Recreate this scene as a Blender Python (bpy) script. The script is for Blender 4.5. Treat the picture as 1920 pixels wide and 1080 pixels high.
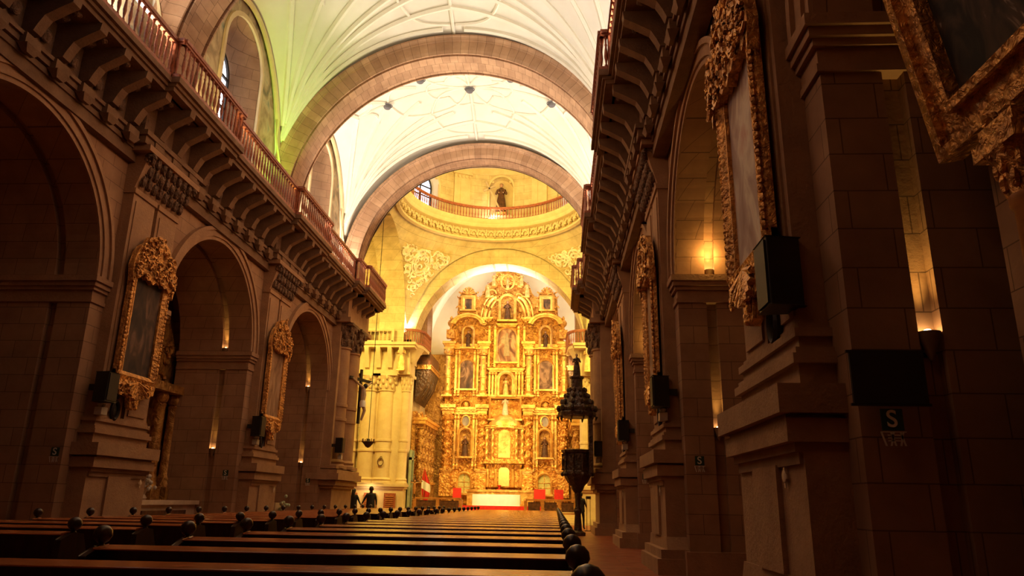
import bpy, math, random
from math import pi, sin, cos, sqrt, atan2, radians
from mathutils import Matrix, Vector, Euler
random.seed(7)
SC = bpy.context.scene
COL = SC.collection
for o in list(bpy.data.objects): bpy.data.objects.remove(o)

# ------------------------------------------------------------------ camera
cam = bpy.data.objects.new('camera', bpy.data.cameras.new('camera')); COL.objects.link(cam)
cam.data.sensor_width = 36; cam.data.lens = 1372 / 1920 * 36
cam.data.clip_start = .05; cam.data.clip_end = 300
_P, _Y, _R = radians(16.27), radians(3.51), radians(1.01)
cam.matrix_world = Matrix.Translation((3.75, 0, 1.25)) @ Matrix.Rotation(_Y, 4, 'Z') @ Matrix.Rotation(pi / 2 + _P, 4, 'X') @ Matrix.Rotation(_R, 4, 'Z')
SC.camera = cam
SC.view_settings.view_transform = 'Standard'; SC.view_settings.look = 'None'
SC.view_settings.gamma = 1; SC.view_settings.use_curve_mapping = False
SC.view_settings.exposure = 0.0
w = bpy.data.worlds.new('world'); SC.world = w; w.use_nodes = True
w.node_tree.nodes['Background'].inputs[0].default_value = (.55, .4, .25, 1)
w.node_tree.nodes['Background'].inputs[1].default_value = .0

# ------------------------------------------------------------------ lights
def light(name, kind, loc, power, color, size=.2, target=None, spot=90, blend=.6, sy=None):
    d = bpy.data.lights.new(name, kind); o = bpy.data.objects.new(name, d); COL.objects.link(o)
    d.energy = power; d.color = color; o.location = loc
    if kind == 'AREA':
        d.size = size
        if sy: d.shape = 'RECTANGLE'; d.size_y = sy
    else: d.shadow_soft_size = size
    if kind == 'SPOT': d.spot_size = radians(spot); d.spot_blend = blend
    if target is not None:
        v = Vector(target) - Vector(loc); o.rotation_euler = v.to_track_quat('-Z', 'Y').to_euler()
    return o
WARM = (1, .55, .2); CREAM = (1, .86, .60); YEL = (1, .70, .15); WHITE = (1, .86, .70); GREEN = (.25, 1, .05); YG = (1, .86, .24)
BAY = 8.25
PIERS = [-8.9, -.65, 7.6, 15.85, 24.1]          # pier centres along the nave
MID = [p + BAY / 2 for p in PIERS]              # bay centres: -4.8, 3.5, 11.7, 20, 28.2
# uplights standing on the gallery, at the springing of the vaults
for s in (-1, 1):
    for y in (25.35, 31.1):
        light('vault_uplight', 'SPOT', (s * 5.95, y, 10.75), 1305, WHITE, .15, (s * 3.2, 28.2 + (y - 28.2) * .3, 18.5), 120, .8)
    light('vault_uplight', 'SPOT', (s * 5.9, 28.2, 10.7), 609, CREAM, .2, (s * 1.5, 28.2, 18.5), 130, .8)
light('vault_uplight', 'SPOT', (5.9, 22.7, 10.75), 1160, WHITE, .15, (3.0, 21, 18.5), 120, .8)
light('vault_uplight', 'SPOT', (5.9, 17.4, 10.75), 870, WHITE, .15, (2.5, 20, 18.5), 120, .8)
light('vault_uplight', 'SPOT', (-5.9, 17.4, 10.75), 430, (1, .8, .38), .15, (-2.5, 20, 18.5), 130, .8)
light('green_uplight', 'SPOT', (-5.95, 22.75, 10.7), 620, GREEN, .08, (-5.9, 22.6, 18.5), 60, 1)
light('yellow_uplight', 'SPOT', (-5.85, 22.4, 10.7), 330, YG, .1, (-3.2, 20.6, 18.5), 120, .9)
for s in (-1, 1):
    light('vault_uplight', 'SPOT', (s * 5.9, 13.6, 10.75), 1305, WHITE, .2, (s * 2, 11.7, 18.5), 130, .8)
# crossing, drum, transepts, chancel
light('drum_light', 'POINT', (-.2, 43.9, 18.95), 90, WHITE, .12)
light('dome_fill', 'AREA', (.2, 37.0, 18.0), 700, YEL, 5, (.2, 40.5, 24))
light('crossing_lamp', 'AREA', (.2, 35.2, 15.8), 950, YEL, 3, (.2, 43, 8))
for s in (-1, 1):
    light('transept_lamp', 'AREA', (s * 8.2, 37.0, 12.5), 1050, YEL, 2, (s * 7.2, 45, 6))
light('pier_uplight', 'SPOT', (-5.75, 44.55, 11.3), 1300, WHITE, .15, (-5.2, 44.6, 15), 100, .8)
light('chancel_fill', 'AREA', (0.2, 47.6, 14.2), 750, (1, .88, .66), 3, (.2, 47.8, 20))
light('chancel_lamp', 'AREA', (-3.8, 46.0, 9.8), 290, (1, .66, .25), .8, (.9, 52.3, 5))
light('chancel_lamp', 'AREA', (4.2, 46.0, 9.8), 290, (1, .66, .25), .8, (-.6, 52.3, 5))
light('chancel_lamp', 'AREA', (0.2, 44.8, 4.6), 230, (1, .7, .3), 1.2, (.2, 52.3, 7))
for s in (-1, 1): light('chancel_fill', 'SPOT', (.2 + s * 2.6, 53.5, 11.0), 900, (1, .88, .68), .2, (.2 + s * 3.0, 53.2, 18.5), 130, .8)  # unseen lights added behind the altarpiece to brighten end wall and vault
light('altar_spot', 'SPOT', (-.5, 45.6, 9.5), 1500, (1, .92, .8), .1, (.05, 48.0, 1.3), 20, .5)
# warm fill lights added over the nave and for the pilasters, without fittings
light('nave_glow', 'AREA', (0, 22, 9.6), 25, (1, .40, .12), 7, (0, 22, 0), sy=20)
for s, yg, lg, pg in ((-1, 21, 22, 200), (1, 15, 32, 225)): light('nave_side_glow', 'AREA', (s * .8, yg, 9.9), pg, (1, .43, .15), lg, (s * 5.7, yg, 5.6), sy=1.0)
light('nave_glow', 'AREA', (.5, 4, 9.6), 8, (1, .40, .12), 5, (.5, 4, 0))

# ------------------------------------------------------------------ materials
def newmat(name):
    m = bpy.data.materials.new(name); m.use_nodes = True
    nt = m.node_tree; return m, nt, nt.nodes['Principled BSDF']
def ramp(nt, fac, stops):
    r = nt.nodes.new('ShaderNodeValToRGB'); e = r.color_ramp.elements
    while len(e) < len(stops): e.new(.5)
    for el, (p, c) in zip(e, stops): el.position = p; el.color = (*c, 1)
    nt.links.new(fac, r.inputs[0]); return r.outputs[0]
def bump(nt, b, h, strength, dist=.05):
    n = nt.nodes.new('ShaderNodeBump'); n.inputs['Strength'].default_value = strength; n.inputs['Distance'].default_value = dist
    nt.links.new(h, n.inputs['Height']); nt.links.new(n.outputs[0], b.inputs['Normal'])
def noise(nt, scale, detail=4, vec=None, rough=.6):
    n = nt.nodes.new('ShaderNodeTexNoise'); n.inputs['Scale'].default_value = scale; n.inputs['Detail'].default_value = detail; n.inputs['Roughness'].default_value = rough
    nt.links.new(vec or coord(nt), n.inputs['Vector']); return n.outputs[0]
def coord(nt):
    return nt.nodes.new('ShaderNodeTexCoord').outputs['Object']
def plain(name, c, rough=.6, metal=0, c2=None, scale=6, bmp=0, bscale=None, spec=.5):
    m, nt, b = newmat(name)
    b.inputs['Roughness'].default_value = rough; b.inputs['Metallic'].default_value = metal
    b.inputs['Specular IOR Level'].default_value = spec
    c2 = c2 or tuple(x * .75 for x in c)
    f = noise(nt, scale)
    nt.links.new(ramp(nt, f, [(.3, c2), (.7, c)]), b.inputs['Base Color'])
    if bmp: bump(nt, b, noise(nt, bscale or scale * 3, 6), bmp)
    return m
def stone(name, c, c2, bw=.85, bh=.42, mortar=.012, rough=.85, radial=None, bmp=.5):
    m, nt, b = newmat(name); b.inputs['Roughness'].default_value = rough; b.inputs['Specular IOR Level'].default_value = .25
    v = coord(nt); sp = nt.nodes.new('ShaderNodeSeparateXYZ'); nt.links.new(v, sp.inputs[0])
    cb = nt.nodes.new('ShaderNodeCombineXYZ')
    def mth(op, a, bb=None, val=None):
        n = nt.nodes.new('ShaderNodeMath'); n.operation = op; nt.links.new(a, n.inputs[0])
        if bb is not None: nt.links.new(bb, n.inputs[1])
        if val is not None: n.inputs[1].default_value = val
        return n.outputs[0]
    if radial:
        x = mth('SUBTRACT', sp.outputs[0], val=radial[0]); z = mth('SUBTRACT', sp.outputs[2], val=radial[1])
        a = mth('MULTIPLY', mth('ARCTAN2', x, z), val=6.)
        nt.links.new(a, cb.inputs[0]); nt.links.new(sp.outputs[1], cb.inputs[1])
    else:
        nt.links.new(mth('ADD', sp.outputs[0], sp.outputs[1]), cb.inputs[0]); nt.links.new(sp.outputs[2], cb.inputs[1])
    br = nt.nodes.new('ShaderNodeTexBrick'); nt.links.new(cb.outputs[0], br.inputs['Vector'])
    br.inputs['Color1'].default_value = (*c, 1); br.inputs['Color2'].default_value = (*c2, 1)
    br.inputs['Mortar'].default_value = (*[x * .45 for x in c2], 1); br.inputs['Scale'].default_value = 1
    br.inputs['Mortar Size'].default_value = mortar; br.inputs['Brick Width'].default_value = bw; br.inputs['Row Height'].default_value = bh
    mx = nt.nodes.new('ShaderNodeMixRGB'); mx.blend_type = 'MULTIPLY'; mx.inputs[0].default_value = .7
    nt.links.new(br.outputs[0], mx.inputs[1]); nt.links.new(ramp(nt, noise(nt, 1.7, 8), [(.3, (.55, .5, .47)), (.7, (1, 1, 1))]), mx.inputs[2])
    nt.links.new(mx.outputs[0], b.inputs['Base Color'])
    ad = nt.nodes.new('ShaderNodeMath'); ad.operation = 'MULTIPLY_ADD'; nt.links.new(noise(nt, 14, 8), ad.inputs[0]); ad.inputs[1].default_value = .35
    iv = nt.nodes.new('ShaderNodeMath'); iv.operation = 'SUBTRACT'; iv.inputs[0].default_value = 1; nt.links.new(br.outputs['Fac'], iv.inputs[1])
    nt.links.new(iv.outputs[0], ad.inputs[2]); bump(nt, b, ad.outputs[0], bmp, .02)
    return m
def gilt(name, c, c2, rough=.38, scale=9, strength=.8, metal=.75, dist=.05):
    m, nt, b = newmat(name); b.inputs['Roughness'].default_value = rough; b.inputs['Metallic'].default_value = metal
    nt.links.new(ramp(nt, noise(nt, scale * .6, 5), [(.35, c2), (.62, c)]), b.inputs['Base Color'])
    vo = nt.nodes.new('ShaderNodeTexVoronoi'); vo.inputs['Scale'].default_value = scale; vo.feature = 'SMOOTH_F1'
    n = nt.nodes.new('ShaderNodeTexNoise'); n.inputs['Scale'].default_value = scale * .7; n.inputs['Distortion'].default_value = 2.5; n.inputs['Detail'].default_value = 3
    v = coord(nt); nt.links.new(v, vo.inputs['Vector']); nt.links.new(v, n.inputs['Vector'])
    a = nt.nodes.new('ShaderNodeMath'); a.operation = 'ADD'; nt.links.new(vo.outputs[0], a.inputs[0]); nt.links.new(n.outputs[0], a.inputs[1])
    bump(nt, b, a.outputs[0], strength, dist); return m
def emis(name, c, s):
    m, nt, b = newmat(name); b.inputs['Base Color'].default_value = (*c, 1); b.inputs['Emission Color'].default_value = (*c, 1); b.inputs['Emission Strength'].default_value = s
    return m
def canvas(name, stops, scale=2.2, seed=0, rough=.85):
    m, nt, b = newmat(name); b.inputs['Roughness'].default_value = rough
    mp = nt.nodes.new('ShaderNodeMapping'); mp.inputs['Location'].default_value = (seed * 3.1, seed, seed * 1.7); mp.inputs['Scale'].default_value = (1.5, 1, .8)
    nt.links.new(coord(nt), mp.inputs[0])
    n = nt.nodes.new('ShaderNodeTexNoise'); n.inputs['Scale'].default_value = scale; n.inputs['Detail'].default_value = 5; n.inputs['Distortion'].default_value = 1.2
    nt.links.new(mp.outputs[0], n.inputs['Vector']); nt.links.new(ramp(nt, n.outputs[0], stops), b.inputs['Base Color']); return m
def woodmat(name, c, c2, rough=.35, scale=(1, 1, 12), spec=.5):
    m, nt, b = newmat(name); b.inputs['Roughness'].default_value = rough; b.inputs['Specular IOR Level'].default_value = spec
    mp = nt.nodes.new('ShaderNodeMapping'); mp.inputs['Scale'].default_value = scale; nt.links.new(coord(nt), mp.inputs[0])
    n = nt.nodes.new('ShaderNodeTexNoise'); n.inputs['Scale'].default_value = 2.5; n.inputs['Detail'].default_value = 6; nt.links.new(mp.outputs[0], n.inputs['Vector'])
    nt.links.new(ramp(nt, n.outputs[0], [(.35, c2), (.65, c)]), b.inputs['Base Color']); return m

M = {}
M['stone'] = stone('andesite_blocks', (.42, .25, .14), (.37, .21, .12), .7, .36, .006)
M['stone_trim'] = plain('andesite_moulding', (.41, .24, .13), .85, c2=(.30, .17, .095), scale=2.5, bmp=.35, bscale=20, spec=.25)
M['stone_carved'] = gilt('andesite_carved', (.22, .125, .07), (.11, .062, .035), .85, 11, 1., 0, .06)  # darkened: shade on capitals and carving is put into the colour
M['stone_shaded'] = plain('andesite_shaded_cornice', (.25, .145, .08), .85, c2=(.16, .09, .05), scale=2.5, bmp=.35, bscale=20, spec=.25)  # darker copy of the moulding stone, cornice shade put into its colour
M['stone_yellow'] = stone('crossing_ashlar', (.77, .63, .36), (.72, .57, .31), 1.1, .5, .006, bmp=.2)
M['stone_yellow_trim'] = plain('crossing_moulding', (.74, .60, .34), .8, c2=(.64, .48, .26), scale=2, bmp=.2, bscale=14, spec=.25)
M['plaster'] = plain('vault_plaster', (.82, .78, .68), .9, c2=(.74, .69, .58), scale=.8, bmp=.08, bscale=4, spec=.2)
M['rib'] = plain('vault_rib_plaster', (.86, .82, .70), .9, c2=(.80, .75, .62), scale=1.5, spec=.2)
M['pend'] = gilt('pendentive_relief', (.95, .88, .74), (.80, .62, .42), .8, 3.2, .6, 0, .15)
M['oldgold'] = gilt('frame_gilding', (.80, .42, .12), (.34, .15, .045), .42, 16, 1., .6, .03)
M['gold'] = gilt('altar_gilding', (.92, .53, .13), (.46, .17, .03), .36, 7, 1., .65, .06)
M['gold2'] = gilt('altar_gilding_plain', (.96, .62, .18), (.62, .31, .07), .38, 4, .5, .6, .04)
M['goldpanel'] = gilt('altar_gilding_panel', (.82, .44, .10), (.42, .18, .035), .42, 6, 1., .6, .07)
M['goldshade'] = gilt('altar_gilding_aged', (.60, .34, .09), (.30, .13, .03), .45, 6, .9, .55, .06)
M['railwood'] = woodmat('red_balustrade_wood', (.42, .13, .055), (.24, .065, .03), .45, (3, 3, 6))
M['pewwood'] = woodmat('pew_wood', (.46, .15, .05), (.28, .085, .03), .17, (1, 10, 10), .8)
M['pewdark'] = woodmat('pew_end_wood', (.045, .022, .014), (.02, .011, .008), .3, (8, 8, 2))
M['darkwood'] = gilt('pulpit_wood', (.085, .04, .018), (.03, .015, .008), .4, 8, .8, .1, .05)
M['black'] = plain('black_plastic', (.012, .012, .012), .45, c2=(.008, .008, .008))
M['white'] = plain('white_cloth', (.9, .9, .88), .8, c2=(.82, .82, .8), scale=3)
M['whitepl'] = plain('white_plastic', (.55, .5, .42), .5)
M['red'] = plain('red_cloth', (.72, .03, .02), .8, c2=(.5, .02, .015))
M['green'] = plain('sign_green', (.01, .05, .025), .5)
M['signwhite'] = plain('sign_white', (.75, .72, .6), .5)
M['signhaze'] = plain('sign_grey', (.7, .66, .54), .6)
M['sky'] = emis('window_daylight', (.62, .72, 1), 3.2)
M['skyw'] = emis('window_daylight_white', (.9, .93, 1), 3.0)
M['lampglass'] = emis('lamp_bulb', (1, .7, .32), 22)
M['lampmetal'] = plain('lamp_bowl', (.32, .22, .12), .5, .2)
M['iron'] = plain('dark_iron', (.03, .022, .018), .6, .3)
M['skin'] = plain('skin', (.55, .3, .2), .6); M['hair'] = plain('hair', (.02, .013, .01), .6)
M['coat'] = plain('dark_coat', (.016, .015, .018), .8); M['coat2'] = plain('dark_jacket', (.022, .018, .02), .8)
M['jeans'] = plain('dark_trousers', (.02, .022, .03), .8)
M['marble'] = plain('altar_marble', (.62, .48, .34), .5, c2=(.45, .33, .22), scale=3)
M['boss'] = plain('grey_boss', (.16, .15, .16), .8)
M['fresco'] = canvas('lunette_fresco', [(.3, (.13, .14, .08)), (.45, (.38, .26, .14)), (.6, (.55, .42, .24)), (.75, (.22, .25, .18))], 1.6)
M['greygreen'] = plain('green_paint', (.42, .5, .36), .6)
M['robe'] = gilt('statue_estofado', (.14, .055, .025), (.05, .022, .012), .5, 8, .4, .3, .03)
M['robegold'] = gilt('statue_gilt_robe', (.85, .6, .25), (.5, .3, .1), .45, 8, .4, .4, .03)
M['robeblue'] = plain('statue_pale_robe', (.75, .66, .52), .6, c2=(.6, .4, .3), scale=8)
M['woodlight'] = woodmat('honey_wood', (.5, .22, .06), (.35, .14, .04), .4, (2, 2, 8))
# floor: worn red-brown boards, slightly polished
def floor_mat():
    m, nt, b = newmat('red_floor_boards')
    v = coord(nt); br = nt.nodes.new('ShaderNodeTexBrick'); nt.links.new(v, br.inputs['Vector'])
    br.inputs['Scale'].default_value = 1; br.inputs['Brick Width'].default_value = 2.6; br.inputs['Row Height'].default_value = .5; br.inputs['Mortar Size'].default_value = .01
    br.inputs['Color1'].default_value = (.36, .085, .03, 1); br.inputs['Color2'].default_value = (.27, .06, .022, 1); br.inputs['Mortar'].default_value = (.08, .02, .01, 1)
    mx = nt.nodes.new('ShaderNodeMixRGB'); mx.blend_type = 'MULTIPLY'; mx.inputs[0].default_value = .6
    nt.links.new(br.outputs[0], mx.inputs[1]); nt.links.new(ramp(nt, noise(nt, 2.2, 6), [(.3, (.5, .5, .5)), (.7, (1, 1, 1))]), mx.inputs[2])
    nt.links.new(mx.outputs[0], b.inputs['Base Color']); nt.links.new(ramp(nt, noise(nt, 3, 5), [(.3, (.28,) * 3), (.7, (.45,) * 3)]), b.inputs['Roughness'])
    bump(nt, b, noise(nt, 6), .12, .02); return m
M['floor'] = floor_mat()

# ------------------------------------------------------------------ mesh builder
class MB:
    def __init__(s): s.v = []; s.f = []; s.X = None
    def add(s, vs, fs):
        n = len(s.v)
        if s.X is not None: vs = [tuple(s.X @ Vector(p)) for p in vs]
        s.v += [tuple(p) for p in vs]; s.f += [tuple(i + n for i in f) for f in fs]; return s
    def box(s, x0, x1, y0, y1, z0, z1):
        if x0 > x1: x0, x1 = x1, x0
        if y0 > y1: y0, y1 = y1, y0
        return s.add([(x0, y0, z0), (x1, y0, z0), (x1, y1, z0), (x0, y1, z0), (x0, y0, z1), (x1, y0, z1), (x1, y1, z1), (x0, y1, z1)],
                     [(0, 3, 2, 1), (4, 5, 6, 7), (0, 1, 5, 4), (1, 2, 6, 5), (2, 3, 7, 6), (3, 0, 4, 7)])
    def frustum(s, c, a, b, z0, z1):      # a, b = (hx, hy) bottom and top
        vs = [(c[0] + i * h[0], c[1] + j * h[1], z) for h, z in ((a, z0), (b, z1)) for i, j in ((-1, -1), (1, -1), (1, 1), (-1, 1))]
        return s.add(vs, [(0, 3, 2, 1), (4, 5, 6, 7), (0, 1, 5, 4), (1, 2, 6, 5), (2, 3, 7, 6), (3, 0, 4, 7)])
    def prism(s, poly, axis, a, b):       # poly of (p,q); axis 'x': (a..b, p, q); 'y': (p, a..b, q); 'z': (p, q, a..b)
        def P(p, q, t): return (t, p, q) if axis == 'x' else (p, t, q) if axis == 'y' else (p, q, t)
        n = len(poly); vs = [P(p, q, a) for p, q in poly] + [P(p, q, b) for p, q in poly]
        fs = [tuple(range(n)), tuple(range(2 * n - 1, n - 1, -1))] + [(i, (i + 1) % n, n + (i + 1) % n, n + i) for i in range(n)]
        return s.add(vs, fs)
    def lathe(s, prof, c=(0, 0, 0), n=16, a0=0, a1=2 * pi, sx=1, sy=1, cap=True):
        full = abs(a1 - a0 - 2 * pi) < 1e-6; m = n if full else n + 1; vs = []
        for r, z in prof:
            for i in range(m):
                a = a0 + (a1 - a0) * i / n; vs.append((c[0] + r * cos(a) * sx, c[1] + r * sin(a) * sy, c[2] + z))
        fs = []
        for k in range(len(prof) - 1):
            for i in range(n):
                j = (i + 1) % m; fs.append((k * m + i, k * m + j, (k + 1) * m + j, (k + 1) * m + i))
        if full and cap:
            fs.append(tuple(range(m - 1, -1, -1))); fs.append(tuple(range((len(prof) - 1) * m, len(prof) * m)))
        return s.add(vs, fs)
    def ball(s, c, r, n=10, m=7):
        rx, ry, rz = (r, r, r) if not hasattr(r, '__len__') else r
        vs = [(c[0], c[1], c[2] - rz)]
        for k in range(1, m):
            t = -pi / 2 + pi * k / m
            for i in range(n): vs.append((c[0] + rx * cos(t) * cos(2 * pi * i / n), c[1] + ry * cos(t) * sin(2 * pi * i / n), c[2] + rz * sin(t)))
        vs.append((c[0], c[1], c[2] + rz)); fs = []
        for i in range(n): fs.append((0, 1 + (i + 1) % n, 1 + i)); fs.append((len(vs) - 1, len(vs) - 1 - n + i, len(vs) - 1 - n + (i + 1) % n))
        for k in range(m - 2):
            for i in range(n): a = 1 + k * n; fs.append((a + i, a + (i + 1) % n, a + n + (i + 1) % n, a + n + i))
        return s.add(vs, fs)
    def tube(s, pts, r, n=6):
        pts = [Vector(p) for p in pts]; vs = []; L = len(pts)
        for k, p in enumerate(pts):
            t = (pts[min(k + 1, L - 1)] - pts[max(k - 1, 0)]).normalized()
            u = t.cross(Vector((0, 0, 1)) if abs(t.z) < .95 else Vector((1, 0, 0))).normalized(); v = t.cross(u)
            rr = r[k] if hasattr(r, '__len__') else r
            for i in range(n): vs.append(p + u * rr * cos(2 * pi * i / n) + v * rr * sin(2 * pi * i / n))
        fs = [(k * n + i, k * n + (i + 1) % n, (k + 1) * n + (i + 1) % n, (k + 1) * n + i) for k in range(L - 1) for i in range(n)]
        fs += [tuple(range(n - 1, -1, -1)), tuple(range((L - 1) * n, L * n))]
        return s.add(vs, fs)
    def strip(s, rows, close=False):      # rows of points -> grid
        n = len(rows[0]); vs = [p for r in rows for p in r]; fs = []
        for k in range(len(rows) - 1):
            for i in range(n - (0 if close else 1)): fs.append((k * n + i, k * n + (i + 1) % n, (k + 1) * n + (i + 1) % n, (k + 1) * n + i))
        return s.add(vs, fs)
    def curl(s, c, size, flip=1, ang=0, d=.04, plane='y'):   # a carved volute lying in an upright plane
        pts = []
        for k in range(9):
            t = k / 8; a = ang + flip * t * 4.6; r = size * (1 - .75 * t)
            p = (r * cos(a), r * sin(a)); pts.append((c[0] + p[0], c[1], c[2] + p[1]) if plane == 'y' else (c[0], c[1] + p[0], c[2] + p[1]))
        return s.tube(pts, [size * (.13 + .16 * sin(pi * min(1, k / 8 + .15))) for k in range(9)], 5)
    def obj(s, name, mat, parent=None, smooth=False, bevel=0):
        me = bpy.data.meshes.new(name); me.from_pydata(s.v, [], s.f); me.validate()
        me.materials.append(M[mat] if isinstance(mat, str) else mat)
        o = bpy.data.objects.new(name, me); COL.objects.link(o)
        if smooth:
            me.shade_smooth()
            try: me.set_sharp_from_angle(angle=radians(38))
            except Exception: pass
        if bevel:
            b = o.modifiers.new('bevel', 'BEVEL'); b.width = bevel; b.segments = 2; b.limit_method = 'ANGLE'
        if parent is not None: o.parent = parent
        return o
def tag(o, label, cat, group=None):
    o['label'] = label; o['category'] = cat
    if group: o['group'] = group
    return o
def struct(o, label=None):
    o['kind'] = 'structure'
    if label: o['label'] = label
    return o
def thing(name, label, cat, loc=(0, 0, 0), rotz=0, group=None, rx=0):
    o = bpy.data.objects.new(name, None); COL.objects.link(o); o.location = loc; o.rotation_mode = 'XYZ'
    o.rotation_euler = Euler((rx, 0, 0)).to_matrix().to_euler() if not rotz else (Matrix.Rotation(rotz, 3, 'Z') @ Matrix.Rotation(rx, 3, 'X')).to_euler()
    o.empty_display_size = .1
    return tag(o, label, cat, group)
def dup(root, loc=None, label=None, group=None, rot=None):
    r = root.copy(); COL.objects.link(r)
    if loc is not None: r.location = loc
    if rot is not None: r.rotation_euler = rot
    if label: r['label'] = label
    if group: r['group'] = group
    for ch in list(root.children):
        c = ch.copy(); COL.objects.link(c); c.parent = r
        for g in list(ch.children):
            d = g.copy(); COL.objects.link(d); d.parent = c
    return r
SIDE = {-1: 'left', 1: 'right'}
ntrim = [0]
OFF = {-1: .12, 1: .28}; OX = {-1: 0, 1: .18}
def trim(mb, mat, label=None, smooth=False, dx=0):
    ntrim[0] += 1; o = mb.obj('trim_%d' % ntrim[0], mat, smooth=smooth); o.location.x = dx; return struct(o, label)

# ================================================================== floor
fl = MB(); fl.box(-14, 14, -13, 44.2, -.3, 0); struct(fl.obj('floor', 'floor'), 'red-brown polished floor of the nave')
fl = MB()
for k in range(5): fl.box(-5.3, 5.7, 44.2 + k * .34, 55, -.2 + k * .0, .14 * (k + 1))
struct(fl.obj('floor', 'stone_yellow_trim'), 'raised stepped floor of the sanctuary')

# ================================================================== nave arcades
RI = 2.7; SPR = 5.72; XF = 5.95; XB = 8.3; NA = 28
def arc_pts(yc, r, n=NA): return [(yc - r * cos(pi * i / n), SPR + r * sin(pi * i / n)) for i in range(n + 1)]
def path(yc, r): return [(yc - r, 0.0)] + arc_pts(yc, r) + [(yc + r, 0.0)]
ARCH_MIDS = [m for m in MID]
for s in (-1, 1):
    wb = MB(); TOP = 10.2
    G_ = 6.79 - OFF[s]; prof = [(XF, 0), (G_, 0), (G_, .13), (G_ + .2, .13), (G_ + .2, 0), (XB, 0), (XB, .7), (9.0, .7)]
    for yc in ARCH_MIDS:
        rows = []
        for x, dr in prof: rows.append([(s * x, y, z) for y, z in path(yc, RI + dr)])
        wb.strip(rows)
        P = path(yc, RI)                                     # wall face above and beside the opening
        for i in range(1, len(P) - 2):
            (y0, z0), (y1, z1) = P[i], P[i + 1]
            wb.add([(s * XF, y0, z0), (s * XF, y1, z1), (s * XF, y1, TOP), (s * XF, y0, TOP)], [(0, 1, 2, 3)])
    for p in PIERS + [32.35]:
        y0, y1 = p - (BAY / 2 - RI), p + (BAY / 2 - RI)
        if p == 32.35: y1 = 34.6
        wb.add([(s * XF, y0, 0), (s * XF, y1, 0), (s * XF, y1, TOP), (s * XF, y0, TOP)], [(0, 1, 2, 3)])
    wb.add([(s * XF, 34.6, 0), (s * 9.1, 34.6, 0), (s * 9.1, 34.6, 17.6), (s * XF, 34.6, 17.6)], [(0, 1, 2, 3)])
    # upper clerestory wall with splayed window openings and the back wall of the chapels
    struct(wb.obj('wall_%s' % SIDE[s], 'stone'), '%s arcade wall of dark stone blocks' % SIDE[s]).location.x = s * OFF[s]
    cb = MB(); cb.add([(s * 9.0, -13, 0), (s * 9.0, 34.6, 0), (s * 9.0, 34.6, 9.6), (s * 9.0, -13, 9.6)], [(0, 1, 2, 3)])
    struct(cb.obj('wall_%s_chapels' % SIDE[s], 'stone'), 'back wall of the %s side chapels' % SIDE[s])
struct(MB().box(-9.1, 9.1, -13.2, -13, 0, 20).obj('wall_back', 'stone'), 'entrance wall behind the viewer')

# piers: plinth, pedestal, ledge, paired pilasters, capital, impost
def cap_carving(mb, s, y0, y1, z0, z1, x0, x1):
    n = int((y1 - y0) / .24)
    for r, zz in enumerate((z0 + .2, z0 + .47, z0 + .75)):
        for k in range(n):
            y = y0 + (k + .5 + (r % 2) * .4) * (y1 - y0) / n
            if y > y1: continue
            xx = x0 + (x1 - x0) * (zz - z0) / (z1 - z0)
            mb.ball((s * (xx - .02), y, zz), (.09, .08, .15), 6, 5)
            mb.curl((s * (xx - .06), y, zz + .1), .09, 1 if k % 2 else -1, pi / 2, plane='x')
    for y in (y0, y1):
        mb.curl((s * (x1 + .02), y, z1 - .15), .17, 1, 0, plane='y'); mb.curl((s * (x1 - .02), y, z1 - .15), .15, 1, 0, plane='x')
def moulded(mb, s, yc, hw, xf, z0, z1, rear=XF):
    mb.box(s * xf, s * rear, yc - hw, yc + hw, z0, z1)
pier_no = 0
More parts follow.
